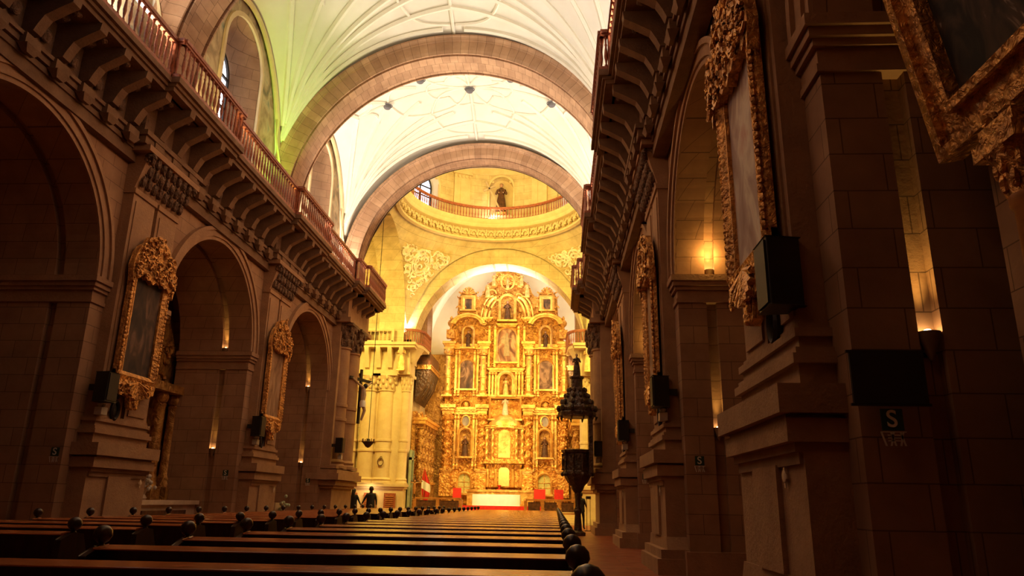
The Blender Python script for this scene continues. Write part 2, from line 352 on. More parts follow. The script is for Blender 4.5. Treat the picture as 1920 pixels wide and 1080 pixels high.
for s in (-1, 1):
    for p in PIERS[1:] :
        mb = MB()
        moulded(mb, s, p, 1.36, 5.36, 0, .28); moulded(mb, s, p, 1.30, 5.44, .28, .44)
        mb.prism([(p - 1.3, .44), (p + 1.3, .44), (p + 1.16, .66), (p - 1.16, .66)], 'x', s * 5.56, s * XF)
        moulded(mb, s, p, 1.12, 5.58, .44, 1.7)
        moulded(mb, s, p, .42, 5.53, .66, 1.62)                                   # raised panel of the pedestal
        for k, (pr, a, b) in enumerate(((.07, 1.60, 1.70), (.11, 1.70, 1.78), (.18, 1.78, 1.98), (.245, 2.02, 2.27))):
            moulded(mb, s, p, 1.02 + pr * .8, 5.62 - pr, a, b)
        moulded(mb, s, p, 1.06, 5.47, 1.98, 2.02)
        for a, b, pr in ((2.27, 2.47, .07), (2.47, 2.56, .13), (2.56, 2.62, .09), (2.62, 2.72, .04), (2.72, 2.80, .08), (2.80, 2.86, .03)): moulded(mb, s, p, .97 + pr, 5.70 - pr, a, b)
        # side slices of the jamb pier plinth
        for x in (0,):
            mb.box(s * 5.87, s * XB, p - 1.52, p + 1.52, 0, .42)
        for a, b, pr in ((5.16, 5.24, .035), (5.24, 5.42, .012), (5.42, 5.50, .06), (5.50, 5.60, .1), (5.60, 5.72, .14)):
            mb.box(s * (XF - pr), s * XB, p - 1.425 - pr, p + 1.425 + pr, a, b)
        # paired pilasters with a narrow shadow gap
        for q in (-1, 1):
            mb.box(s * 5.70, s * XF, p + q * .07, p + q * .97, 2.66, 8.0)
            mb.box(s * 5.66, s * XF, p + q * .04, p + q * 1.0, 7.86, 7.98)
            mb.box(s * 5.675, s * 5.70, p + q * .17, p + q * .87, 2.95, 7.7)
        moulded(mb, s, p, .95, 5.86, 2.66, 7.99)
        mb.prism([(5.70, 7.98), (XF, 7.98), (XF, 8.82), (5.48, 8.82), (5.55, 8.5)], 'y', p - 1.0, p + 1.0) if s == 1 else mb.prism([(-5.70, 7.98), (-5.55, 8.5), (-5.48, 8.82), (-XF, 8.82), (-XF, 7.98)], 'y', p - 1.0, p + 1.0)
        mb.box(s * 5.36, s * XF, p - 1.2, p + 1.2, 8.82, 8.96)
        trim(mb, 'stone_trim', '%s nave pier with paired pilasters' % SIDE[s], dx=s * OFF[s])
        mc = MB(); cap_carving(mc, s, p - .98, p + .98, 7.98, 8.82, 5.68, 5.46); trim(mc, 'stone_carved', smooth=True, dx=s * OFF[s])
    # archivolts
    mb = MB()
    for yc in ARCH_MIDS:
        for r0, r1, d in ((RI, RI + .1, .04), (RI + .1, RI + .28, .08), (RI + .28, RI + .38, .13)):
            A, B = arc_pts(yc, r0, 40), arc_pts(yc, r1, 40)
            mb.strip([[(s * XF, *q) for q in A], [(s * (XF - d), *q) for q in A], [(s * (XF - d), *q) for q in B], [(s * XF, *q) for q in B]])
    trim(mb, 'stone_trim', 'moulded arch rings of the %s arcade' % SIDE[s], dx=s * OFF[s])
    # entablature: architrave, little blocks, scroll brackets, cornice
    mb = MB(); Y0, Y1 = -12, 34.3
    mb.box(s * 5.86, s * 6.2, Y0, Y1, 8.86, 8.98); mb.box(s * 5.80, s * 6.2, Y0, Y1, 9.0, 9.12); mb.box(s * 5.74, s * 6.2, Y0, Y1, 9.12, 9.2)
    mb.box(s * 5.90, s * 6.2, Y0, Y1, 8.6, 10.0)
    for p in PIERS + [32.35]:
        mb.box(s * 5.56, s * 6.2, p - 1.3, p + 1.3, 8.96, 9.14); mb.box(s * 5.50, s * 6.2, p - 1.36, p + 1.36, 9.14, 9.26); mb.box(s * 5.66, s * 6.2, p - 1.25, p + 1.25, 9.26, 10.0)
    nb = int((Y1 - Y0) / .825)
    for k in range(nb):
        y = PIERS[0] - 2.4 + k * .825
        if y > Y1: break
        near = min(abs(y - p) for p in PIERS + [32.35]) < 1.35
        f = .16 if near else 0
        pr = [(5.92 - f, 9.25), (5.66 - f, 9.28), (5.60 - f, 9.42), (5.50 - f, 9.60), (5.22 - f, 9.76), (5.02 - f, 9.86), (5.0 - f, 10.02), (5.92 - f, 10.02)]
        mb.prism([(s * a, b) for a, b in (pr if s == 1 else pr[::-1])], 'y', y - .11, y + .11)
        mb.box(s * (5.68 - f), s * 5.9, y - .2, y + .2, 8.98, 9.18); mb.frustum((s * (5.74 - f), y), (.04, .1), (.1, .2), 8.84, 8.98)
    mb.box(s * 5.04, s * 6.2, Y0, Y1, 10.02, 10.12); mb.box(s * 4.98, s * 6.2, Y0, Y1, 10.12, 10.2); mb.box(s * 4.90, s * 7.0, Y0, Y1, 10.2, 10.33)
    for p in PIERS:
        mb.box(s * 4.84, s * 5.1, p - 1.72, p + 1.72, 10.02, 10.12); mb.box(s * 4.78, s * 5.1, p - 1.74, p + 1.74, 10.12, 10.2); mb.box(s * 4.70, s * 5.1, p - 1.78, p + 1.78, 10.2, 10.34)
    for f, a, b in ((0, 30.0, 34.4), (.2, 31.0, 34.2)):
        mb.box(s * (4.84 - f), s * 5.9, a, b, 10.02, 10.12); mb.box(s * (4.78 - f), s * 5.9, a - .03, b + .03, 10.12, 10.2); mb.box(s * (4.70 - f), s * 5.9, a - .06, b + .06, 10.2, 10.34)
    trim(mb, 'stone_shaded', 'bracketed stone cornice of the %s nave wall' % SIDE[s])
    mr = MB()
    for k in range(nb):
        y = PIERS[0] - 2.4 + .41 + k * .825
        if y > Y1: break
        f = .1 if min(abs(y - p) for p in PIERS) < 1.2 else 0
        mr.ball((s * (5.6 - f), y, 9.95), (.15, .15, .09), 8, 5); mr.ball((s * (5.82 - f), y, 9.55), (.07, .14, .17), 7, 5)
        mr.ball((s * (5.3 - f), y, 9.98), (.09, .09, .06), 7, 5)
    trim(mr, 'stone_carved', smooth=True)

# crossing piers with half columns
def column(mb, c, r, z0, z1, n=18, ring=None, base=True):
    pr = []
    if base: pr += [(r * 1.3, z0), (r * 1.3, z0 + .1), (r * 1.15, z0 + .16), (r * 1.25, z0 + .25), (r * 1.05, z0 + .34)]
    pr += [(r, z0 + .36)]
    if ring:
        for q in ring: pr += [(r, q - .08), (r * 1.1, q - .07), (r * 1.12, q), (r * 1.1, q + .07), (r, q + .08)]
    pr += [(r * .93, z1 - .1), (r * 1.08, z1 - .06), (r * 1.08, z1)]
    mb.lathe(pr, (c[0], c[1], 0), n)
def capital(mb, c, r, z0, z1, mat_obj=None):
    mb.lathe([(r, z0), (r * 1.05, z0 + .1), (r * 1.2, (z0 + z1) / 2), (r * 1.55, z1 - .12), (r * 1.2, z1 - .1)], (c[0], c[1], 0), 16)
    h = z1 - z0
    for row, (f, rr) in enumerate(((.22, 1.12), (.5, 1.26), (.78, 1.45))):
        for k in range(9):
            a = 2 * pi * (k + .5 * (row % 2)) / 9
            mb.ball((c[0] + r * rr * cos(a), c[1] + r * rr * sin(a), z0 + h * f), (r * .2, r * .2, h * .17), 6, 5)
    mb.box(c[0] - r * 1.5, c[0] + r * 1.5, c[1] - r * 1.5, c[1] + r * 1.5, z1 - .12, z1)
for s in (-1, 1):
    mb = MB(); mb.box(s * 5.35, s * 6.6, 30.95, 34.6, 0, .3); mb.box(s * 5.45, s * 6.6, 31.05, 34.5, .3, .46)
    mb.box(s * 5.56, s * 6.6, 31.2, 34.3, .46, 1.75)
    for a, b, pr in ((1.66, 1.78, .06), (1.78, 1.98, .16), (2.0, 2.26, .3)): mb.box(s * (5.52 - pr), s * 6.6, 31.15 - pr, 34.3 + pr, a, b)
    for a, b, pr in ((2.26, 2.42, .2), (2.46, 2.6, .12)): mb.box(s * (5.52 - pr), s * 6.6, 31.15 - pr, 34.3 + pr, a, b)
    for q in ((5.78, 31.75), (5.72, 33.05), (6.0, 33.95)): column(mb, (s * q[0], q[1]), .40, 2.5, 7.7, ring=(4.55, 5.15))
    mb.box(s * 5.7, s * 6.9, 31.1, 34.6, 2.4, 8.9)
    mb.box(s * 5.25, s * 6.9, 30.9, 34.75, 8.75, 8.96); mb.box(s * 5.4, s * 6.9, 31.0, 34.6, 8.96, 10.0)
    trim(mb, 'stone_trim', '%s crossing pier with half columns' % SIDE[s], True)
    mc = MB()
    for q in ((5.78, 31.75), (5.72, 33.05), (6.0, 33.95)): capital(mc, (s * q[0], q[1]), .40, 7.7, 8.76)
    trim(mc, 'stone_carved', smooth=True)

# ================================================================== balustrades (each straight run is one thing)
def baluster_mesh(h=.78):
    mb = MB(); mb.lathe([(.035, 0), (.035, .07), (.018, .1), (.03, .18), (.044, .28), (.03, .44), (.02, .52), (.034, .56), (.02, .6), (.024, .7), (.035, .73), (.035, h)], n=6)
    me = bpy.data.meshes.new('baluster'); me.from_pydata(mb.v, [], mb.f); me.shade_smooth(); return me
BAL = baluster_mesh()
BALW = {}
def balustrade(name, pts, z, label, group, mat='railwood', step=.2, h=1.02, posts=True, closed=False, scale=1):
    t = thing(name, label, 'railing', (pts[0][0], pts[0][1], z), group=group)
    ox, oy = pts[0]
    L = [(a - ox, b - oy) for a, b in pts]
    mb = MB(); mt = MB(); mp = MB()
    def runbox(m, a, b, w, z0, z1):
        d = Vector((b[0] - a[0], b[1] - a[1], 0)); u = d.normalized(); n = Vector((-u.y, u.x, 0)) * w
        A, B = Vector((*a, 0)) - u * .02, Vector((*b, 0)) + u * .02
        m.add([A - n + Vector((0, 0, z0)), B - n + Vector((0, 0, z0)), B + n + Vector((0, 0, z0)), A + n + Vector((0, 0, z0)), A - n + Vector((0, 0, z1)), B - n + Vector((0, 0, z1)), B + n + Vector((0, 0, z1)), A + n + Vector((0, 0, z1))],
              [(0, 3, 2, 1), (4, 5, 6, 7), (0, 1, 5, 4), (1, 2, 6, 5), (2, 3, 7, 6), (3, 0, 4, 7)])
    for a, b in zip(L[:-1], L[1:]):
        runbox(mt, a, b, .075, h - .09, h); runbox(mt, a, b, .05, h - .15, h - .09)
        runbox(mb, a, b, .06, 0, .09)
    # walk along the path placing balusters
    me = BALW.get(mat)
    if me is None: me = BAL.copy(); me.materials.clear(); me.materials.append(M[mat]); BALW[mat] = me
    tot = 0; acc = step / 2; first = True; ps = []
    for a, b in zip(L[:-1], L[1:]):
        d = sqrt((b[0] - a[0]) ** 2 + (b[1] - a[1]) ** 2); q = acc
        while q < d: ps.append((a[0] + (b[0] - a[0]) * q / d, a[1] + (b[1] - a[1]) * q / d)); q += step
        acc = q - d
    if posts:
        for q in (L[0], L[-1]): mp = MB(); mp.box(q[0] - .06, q[0] + .06, q[1] - .06, q[1] + .06, 0, h + .01); mp.obj('post', mat, t)
    mt.obj('handrail', mat, t); mb.obj('bottom_rail', mat, t)
    for q in ps:
        o = bpy.data.objects.new('baluster', me); COL.objects.link(o); o.parent = t; o.location = (q[0], q[1], .08); o.scale = (1, 1, (h - .22) / .78)
    return t
ORD = {7.6: 'nearest', 15.85: 'second', 24.1: 'third'}
for s in (-1, 1):
    for p in PIERS[1:]:
        if p > 0:
            balustrade('balustrade', [(s * 4.97, p - 1.7), (s * 4.77, p - 1.7), (s * 4.77, p + 1.7), (s * 4.97, p + 1.7)], 10.34, 'red wooden gallery railing jutting over the %s %s nave pier' % (ORD[p], SIDE[s]), 'gallery railings above the nave')
        a = p + 1.72; b = p + BAY - 1.72
        if p == 24.1: b = 30.0
        nm = {-.65: 'before the first', 7.6: 'between the first and second', 15.85: 'between the second and third', 24.1: 'between the third'}[p]
        balustrade('balustrade', [(s * 4.98, a), (s * 4.98, b)], 10.34, 'red wooden gallery railing on the %s side %s pier%s' % (SIDE[s], nm, '' if p < 0 else 's' if p < 20 else ' and the crossing pier'), 'gallery railings above the nave')
    balustrade('balustrade', [(s * 4.98, 30.0), (s * 4.76, 30.0), (s * 4.76, 31.0), (s * 4.56, 31.0), (s * 4.56, 34.1), (s * 5.6, 34.3)], 10.34, 'red wooden railing end wrapping the %s crossing pier, stepped out' % SIDE[s], 'gallery railings above the nave')

# ================================================================== vaults of the nave
XW = 6.25; Z0 = 11.4
def vz(x, y, yc):
    u = max(0, XW - abs(x)) / XW; v = max(0, BAY / 2 - .72 - abs(y - yc)) / (BAY / 2 - .72)
    A = 6.55 * sqrt(max(0, 1 - (1 - u) ** 2.15)); B = 5.35 * sqrt(max(0, 1 - (1 - v) ** 2))
    return Z0 + (A ** 3.6 + B ** 3.6) ** (1 / 3.6)
vb = MB(); rb = MB()
for yc in MID[:]:
    nx, ny = 56, 32; rows = []
    for j in range(ny + 1):
        y = yc - BAY / 2 + BAY * (.5 - .5 * cos(pi * j / ny)); rows.append([(XW * -cos(pi * i / nx), y, vz(XW * -cos(pi * i / nx), y, yc)) for i in range(nx + 1)])
    vb.strip(rows)
    if yc < 0: continue
    def rib(p0, p1, r=.055, curve=0, n=22):
        pts = []
        dx, dy = p1[0] - p0[0], p1[1] - p0[1]
        for k in range(n + 1):
            t = k / n; c = curve * sin(pi * t); x = p0[0] + dx * t - dy * c; y = p0[1] + dy * t + dx * c
            pts.append((x, y, vz(x, y, yc) - .03))
        rb.tube(pts, r, 5)
    for sx in (-1, 1):
        for sy in (-1, 1):
            c = (sx * (XW - .22), yc + sy * (BAY / 2 - .92))
            for (tx, ty) in ((.4, 3.1), (.0, 2.2), (.9, 1.6), (1.9, 1.5), (2.3, .6), (3.6, 0.0), (4.9, .0)):
                rib(c, (sx * tx, yc + sy * ty), .1)
            # petals of the star round the centre
            rib((sx * .1, yc + sy * 2.9), (sx * 1.9, yc + sy * 1.5), .06, .22 * sx * sy); rib((sx * 1.9, yc + sy * 1.5), (sx * 3.6, yc), .06, .22 * sx * sy)
            rib((sx * .0, yc), (sx * 1.9, yc + sy * 1.5), .05, .2); rib((0, yc), (sx * 1.9, yc + sy * 1.5), .05, -.2)
            rib((0, yc + sy * 1.1), (sx * 1.0, yc + sy * .6), .05, .3 * sx * sy); rib((sx * 1.0, yc + sy * .6), (sx * 1.9, yc), .05, .3 * sx * sy)
    rib((0, yc - 3.4), (0, yc + 3.4), .06); rib((-4.6, yc), (4.6, yc), .06)
    for s in (-1, 1):
        for q in (-1, 1):   # little dagger shapes above the windows
            rib((s * 4.9, yc), (s * 4.2, yc + q * 1.0), .06, .3 * q * s)
struct(vb.obj('ceiling', 'plaster', smooth=True), 'cream plaster star vaults of the nave')
rb_o = rb.obj('trim_0', 'rib', smooth=True); struct(rb_o, 'plaster ribs of the nave vaults')
for yc, which in ((MID[4], 'far'), (MID[3], 'near')):
    for (x, dy, pos) in ((0, -2.9, 'front'), (0, 0, 'middle'), (-1.9, -1.5, 'left'), (1.9, -1.5, 'right'), (-3.6, 0, 'outer left'), (3.6, 0, 'outer right')):
        y = yc + dy; z = vz(x, y, yc)
        mb = MB(); mb.lathe([(.04, -.2), (.13, -.17), (.17, -.1), (.17, -.03), (.12, 0)], (0, 0, 0), 12)
        mb.lathe([(.2, -.06), (.23, -.03), (.2, 0)], n=12, cap=False)
        o = mb.obj('vault_boss', 'boss', smooth=True); o.location = (x, y, z - .09); tag(o, 'grey round ceiling boss, %s one of the %s cream vault' % (pos, which), 'boss', 'bosses on the nave vaults')

# transverse stone arches
def tarch(yc, r, zc, w, cx=.1, springz=10.35):
    m = stone('arch_voussoirs', (.60, .37, .22), (.46, .27, .16), .30, .5, .006, radial=(cx, zc), bmp=.3)
    mb = MB(); h = w / 2
    prof = [(h * .6, .70), (h + .18, .66), (h + .18, .60), (h + .06, .52), (h + .06, .50), (h, .48), (h, .12), (h - .04, .02), (h - .05, .0), (h - .10, .0), (h - .10, .16), (h - .22, .16), (h - .22, .0)]
    prof = [(-a, b) for a, b in prof] + [(a, b) for a, b in prof[::-1]]
    rows = []; n = 48
    for a, dr in prof:
        row = [(cx - (r + dr), yc + a, springz)] + [(cx - (r + dr) * cos(pi * i / n), yc + a, zc + (r + dr) * sin(pi * i / n)) for i in range(n + 1)] + [(cx + (r + dr), yc + a, springz)]
        rows.append(row)
    mb.strip(rows)
    for s in (-1, 1): mb.box(s * 6.2, s * 6.5, yc - h, yc + h, 10.3, 11.9)
    o = mb.obj('trim_90', m); ntrim[0] += 1; o.name = 'trim_%d' % ntrim[0]
    return struct(o, 'stone transverse arch across the nave')
for p in PIERS: tarch(p + .02, 5.85, 11.3, 1.5)
tarch(32.15, 5.58, 11.42, 1.05, .2)
m = MB(); nn = 48
m.strip([[(.2 - r * cos(pi * i / nn), 32.3, (10.3 if i in (0, nn) else 11.4 + r * sin(pi * i / nn))) for i in range(nn + 1)] for r in (5.7, 9.5)]); struct(m.obj('wall_crossing', 'plaster'), 'plaster wall over the crossing arch')

# clerestory: lunette walls, splayed windows, painted surrounds
nwin = [0]
def window(w, h, mat, bars=2, rows=3):      # arched leaded window in local XZ, facing -Y
    nwin[0] += 1
    out = [(-w, 0), (w, 0)] + [(w * cos(pi * k / 12), h - w + w * sin(pi * k / 12)) for k in range(13)]
    g = MB(); g.prism(out, 'y', .02, .05); root = struct(g.obj('window_%d' % nwin[0], mat), 'arched window')
    f = MB(); 
    pts = [(-w, 0)] + [(-w * cos(pi * k / 16), h - w + w * sin(pi * k / 16)) for k in range(17)] + [(w, 0)]
    f.strip([[(x, -.05, z) for x, z in pts], [(x * .9, -.05, z * .97) for x, z in pts], [(x * .9, .05, z * .97) for x, z in pts]])
    for k in range(1, bars): x = -w + 2 * w * k / bars; f.box(x - .045, x + .045, -.04, .03, 0, h - .05 - (abs(x) * .5))
    for k in range(1, rows + 1): z = (h - w) * k / rows; f.box(-w, w, -.04, .03, z - .04, z + .04)
    f.box(-w, w, -.05, .05, -.05, .06); f.obj('window_frame', 'iron', root); return root
for s in (-1, 1):
    for i, yc in enumerate(MID[1:]):
        mb = MB(); ho, hi, zs = 1.35, .85, 14.2      # splay from outer opening ho to window hi
        zb = 11.2
        def op(hw, top): return [(yc - hw, zb)] + [(yc - hw * cos(pi * k / 16), top - hw + hw * sin(pi * k / 16)) for k in range(17)] + [(yc + hw, zb)]
        O = op(ho, 16.05); I = op(hi, 15.35)
        # lunette wall around the opening up to above the vault line
        n = len(O)
        outer = [(yc - 3.9, zb)] + [(yc - 3.9 * cos(pi * k / 16), zb + 1 + 6.2 * sin(pi * k / 16)) for k in range(17)] + [(yc + 3.9, zb)]
        fw = MB(); fw.strip([[(s * XW, *q) for q in O], [(s * XW, *q) for q in outer]]); 
        trim(fw, 'fresco', 'painted lunette of the %s clerestory' % SIDE[s])
        mb.add([(s * XW, yc - BAY / 2, 10.3), (s * XW, yc + BAY / 2, 10.3), (s * XW, yc + BAY / 2, zb + .02), (s * XW, yc - BAY / 2, zb + .02)], [(0, 1, 2, 3)])
        mb.strip([[(s * XW, *q) for q in O], [(s * 7.15, *q) for q in I]]); mb.add([(s * XW, yc - ho, zb), (s * XW, yc + ho, zb), (s * 7.15, yc + hi, zb), (s * 7.15, yc - hi, zb)], [(0, 1, 2, 3)])
        fr = op(ho, 16.05); fr2 = [(yc + (y - yc) * 1.09, zb + (z - zb) * 1.03) for y, z in fr]
        trim(mb, 'stone', 'splayed window recess of the %s clerestory' % SIDE[s])
        mt = MB(); mt.strip([[(s * (XW - .01), *q) for q in fr], [(s * (XW - .09), *q) for q in fr], [(s * (XW - .09), *q) for q in fr2], [(s * (XW - .01), *q) for q in fr2]])
        # moulding following the vault edge
        ed = []
        for k in range(33):
            y = yc - BAY / 2 * .93 + BAY * .93 * k / 32; ed.append((s * (XW - .12), y, vz(s * (XW - .12), y, yc) - .12))
        mt.tube(ed, .09, 6); trim(mt, 'stone_yellow_trim', smooth=True)
        wd = window(hi, 4.0, 'skyw', 2, 3); wd.location = (s * 7.1, yc, 11.3); wd.rotation_euler = (0, 0, -s * pi / 2)
# gallery light fittings: small projectors standing at the springings
def projector(loc, label, c):
    t = thing('floodlight', label, 'floodlight', loc, group='projectors on the nave gallery')
    m = MB(); m.box(-.12, .12, -.08, .08, .1, .3); m.obj('housing', 'iron', t); m = MB(); m.box(-.03, .03, -.03, .03, 0, .1); m.obj('stand', 'iron', t)
for s in (-1, 1):
    for y in (17.4, 22.7, 25.35, 31.1): projector((s * 5.95, y, 10.33), 'small dark projector on the %s gallery, %s' % (SIDE[s], {17.4: 'just past the second pier', 22.7: 'just before the third pier', 25.35: 'just past the third pier', 31.1: 'beside the crossing arch'}[y]), 'iron')

# ================================================================== crossing: pendentives, drum, dome, transepts
CX, CY, CH = .2, 38.8, 6.0; PZ = 11.45; PR = 8.2; DZ = .32
rows = []; pb = MB()
for k in range(9):
    rows.append([])
    for i in range(97):
        a = 2 * pi * i / 96; q = CH / max(abs(cos(a)), abs(sin(a))); q = min(q, PR * .999)
        rr = 5.45 + (q - 5.45) * k / 8; rows[-1].append((CX + rr * cos(a), CY + rr * sin(a), PZ + sqrt(max(0, PR * PR - rr * rr))))
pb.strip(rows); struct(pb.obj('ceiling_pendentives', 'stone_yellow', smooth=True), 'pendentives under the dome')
# carved relief on the pendentives, with a cartouche frame
rl = MB(); random.seed(3)
for a0 in (135, 45):
    for k in range(420):
        a = radians(a0 + random.uniform(-34, 34)); q = min(CH / max(abs(cos(a)), abs(sin(a))), PR * .999)
        rr = random.uniform(5.65, q - .25) if q > 6.1 else None
        if rr is None: continue
        z = PZ + sqrt(max(0, PR * PR - rr * rr)); 
        if z > 16.4 or z < 12.4: continue
        c = Vector((CX + rr * cos(a), CY + rr * sin(a), z)); nrm = (Vector((CX, CY, PZ)) - c).normalized(); c += nrm * .06
        S = random.uniform(.14, .32); u = nrm.cross(Vector((0, 0, 1))).normalized(); v = u.cross(nrm); fl_ = random.choice((-1, 1)); an = random.uniform(0, 6)
        rl.tube([c + (u * cos(an + fl_ * t * .6) + v * sin(an + fl_ * t * .6)) * S * (1 - t * .1) for t in range(8)], [S * (.32 - .03 * t) for t in range(8)], 5)
    a = radians(a0); rr = 7.0; z = PZ + sqrt(PR * PR - rr * rr); c = Vector((CX + rr * cos(a), CY + rr * sin(a), z)); nrm = (Vector((CX, CY, PZ)) - c).normalized(); u = nrm.cross(Vector((0, 0, 1))).normalized(); v = u.cross(nrm)
    for R_ in (.85, .62): rl.tube([c + nrm * .06 + u * R_ * .75 * cos(2 * pi * t / 24) + v * R_ * sin(2 * pi * t / 24) for t in range(25)], .07, 6)
    rl.X = None
trim(rl, 'pend', 'carved relief on the pendentives', True)
dr = MB()
dr.lathe([(5.5, 16.95), (5.3, 17.0), (5.3, 17.12), (5.5, 17.2), (5.5, 17.75), (5.2, 17.85), (5.12, 17.98), (5.12, 18.05), (5.0, 18.2), (4.96, 18.34), (5.9, 18.36)], (CX, CY, 0), 72, cap=False)
for k in range(60):      # blind scallops round the ring
    a = 2 * pi * k / 60; Mx = Matrix.Translation((CX, CY, 17.2)) @ Matrix.Rotation(a, 4, 'Z'); dr.X = Mx
    dr.tube([(5.30, .2 * cos(pi * t / 8) , .1 + .32 * sin(pi * t / 8)) for t in range(9)], .08, 5); dr.box(5.26, 5.5, -.27, -.21, 0, .5); dr.ball((5.42, 0, .22), (.08, .12, .14), 7, 5)
dr.X = None
trim(dr, 'stone_yellow_trim', 'moulded ring cornice under the dome', True).location.z = DZ
DR = 5.9
# drum wall with openings for windows and the niche
wins = [(38, 1.0), (142, 1.0), (218, 1.0), (322, 1.0)]
dw = MB(); n = 144; zt = 23.3; zb = 18.3
def zopen(adeg):   # returns (bottom, top) of an opening at this angle or None
    for a, hw in wins:
        d = abs((adeg - a + 180) % 360 - 180) * pi / 180 * DR
        if d < hw: return (18.4, 20.3 + sqrt(max(0, hw * hw - d * d)))
    d = abs((adeg - 90 + 180) % 360 - 180) * pi / 180 * DR
    if d < .75: return (18.9, 20.9 + sqrt(max(0, .5625 - d * d)))
for i in range(n):
    am = 360 * (i + .5) / n; a0 = 2 * pi * i / n; a1 = 2 * pi * (i + 1) / n; o_ = zopen(am)
    P0 = (CX + DR * cos(a0), CY + DR * sin(a0)); P1 = (CX + DR * cos(a1), CY + DR * sin(a1))
    def q(z0, z1): dw.add([(*P0, z0), (*P1, z0), (*P1, z1), (*P0, z1)], [(0, 1, 2, 3)])
    if o_: q(zb, o_[0]); q(o_[1], zt)
    else: q(zb, zt)
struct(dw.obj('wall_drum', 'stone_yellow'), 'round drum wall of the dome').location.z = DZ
dv = MB()
for a, hw in wins + [(90, .75)]:
    dv.X = Matrix.Translation((CX, CY, 0)) @ Matrix.Rotation(radians(a), 4, 'Z')
    b, t = (18.4, 20.3) if hw == 1.0 else (18.9, 20.9)
    P = [(-hw - .02, b)] + [(-(hw + .02) * cos(pi * k / 16), t + (hw + .02) * sin(pi * k / 16)) for k in range(17)] + [(hw + .02, b)]
    if hw == 1.0: dv.strip([[(DR - .12, p, z) for p, z in P], [(DR + .6, p * .96, z) for p, z in P]])
    else: dv.strip([[(DR - .04, p, z) for p, z in P], [(DR + .5, p, z) for p, z in P]]); dv.box(DR + .5, DR + .55, -.8, .8, 18.8, 21.8)
    Q = [(p * 1.16, z + .0) for p, z in P]; dv.strip([[(DR + .02, p, z) for p, z in P], [(DR - .14, p, z) for p, z in P], [(DR - .14, p * 1.14, b + (z - b) * 1.05) for p, z in P], [(DR + .02, p * 1.14, b + (z - b) * 1.05) for p, z in P]])
    dv.box(DR - .2, DR + .6, -hw, hw, b - .12, b)
for a in (64, 116, 8, 172, 244, 296):
    dv.X = Matrix.Translation((CX, CY, 0)) @ Matrix.Rotation(radians(a), 4, 'Z')
    dv.box(DR - .16, DR, -.55, .55, 18.4, 21.6); dv.box(DR - .22, DR, -.62, .62, 18.4, 18.75); dv.box(DR - .26, DR, -.66, .66, 21.6, 21.75)
    for k in range(5): dv.ball((DR - .2, -.5 + .25 * k, 21.45), (.08, .1, .14), 6, 5)
    dv.box(DR - .24, DR, -.6, .6, 21.75, 22.3)
    dv.tube([(DR - .17, .12 * 1.0, 18.9), (DR - .17, .12, 21.2)], .02, 5)
dv.X = None
dv.lathe([(DR - .02, 21.8), (DR - .1, 21.85), (DR - .1, 22.3), (DR - .4, 22.5), (DR - .5, 22.7), (DR, 22.75)], (CX, CY, 0), 72, cap=False)
trim(dv, 'stone_yellow_trim', 'pilasters and mouldings of the drum', True).location.z = DZ
dm = MB(); dm.lathe([(DR * cos(t * pi / 40), 22.7 + DR * sin(t * pi / 40)) for t in range(20)] + [(.01, 22.7 + DR)], (CX, CY, 0), 48, cap=False)
struct(dm.obj('ceiling_dome', 'plaster', smooth=True), 'plain dome over the crossing').location.z = DZ
for a, hw in wins:
    wd = window(.96, 2.9, 'sky', 2, 3); ar = radians(a); wd.location = (CX + (DR + .55) * cos(ar), CY + (DR + .55) * sin(ar), 18.4 + DZ); wd.rotation_euler = (0, 0, ar - pi / 2)
ring = [(CX + 5.2 * cos(radians(a)), CY + 5.2 * sin(radians(a))) for a in range(3, 179, 5)]
balustrade('balustrade', ring, 18.36 + DZ, 'curved red wooden railing round the foot of the dome', None, h=.88, step=.2)

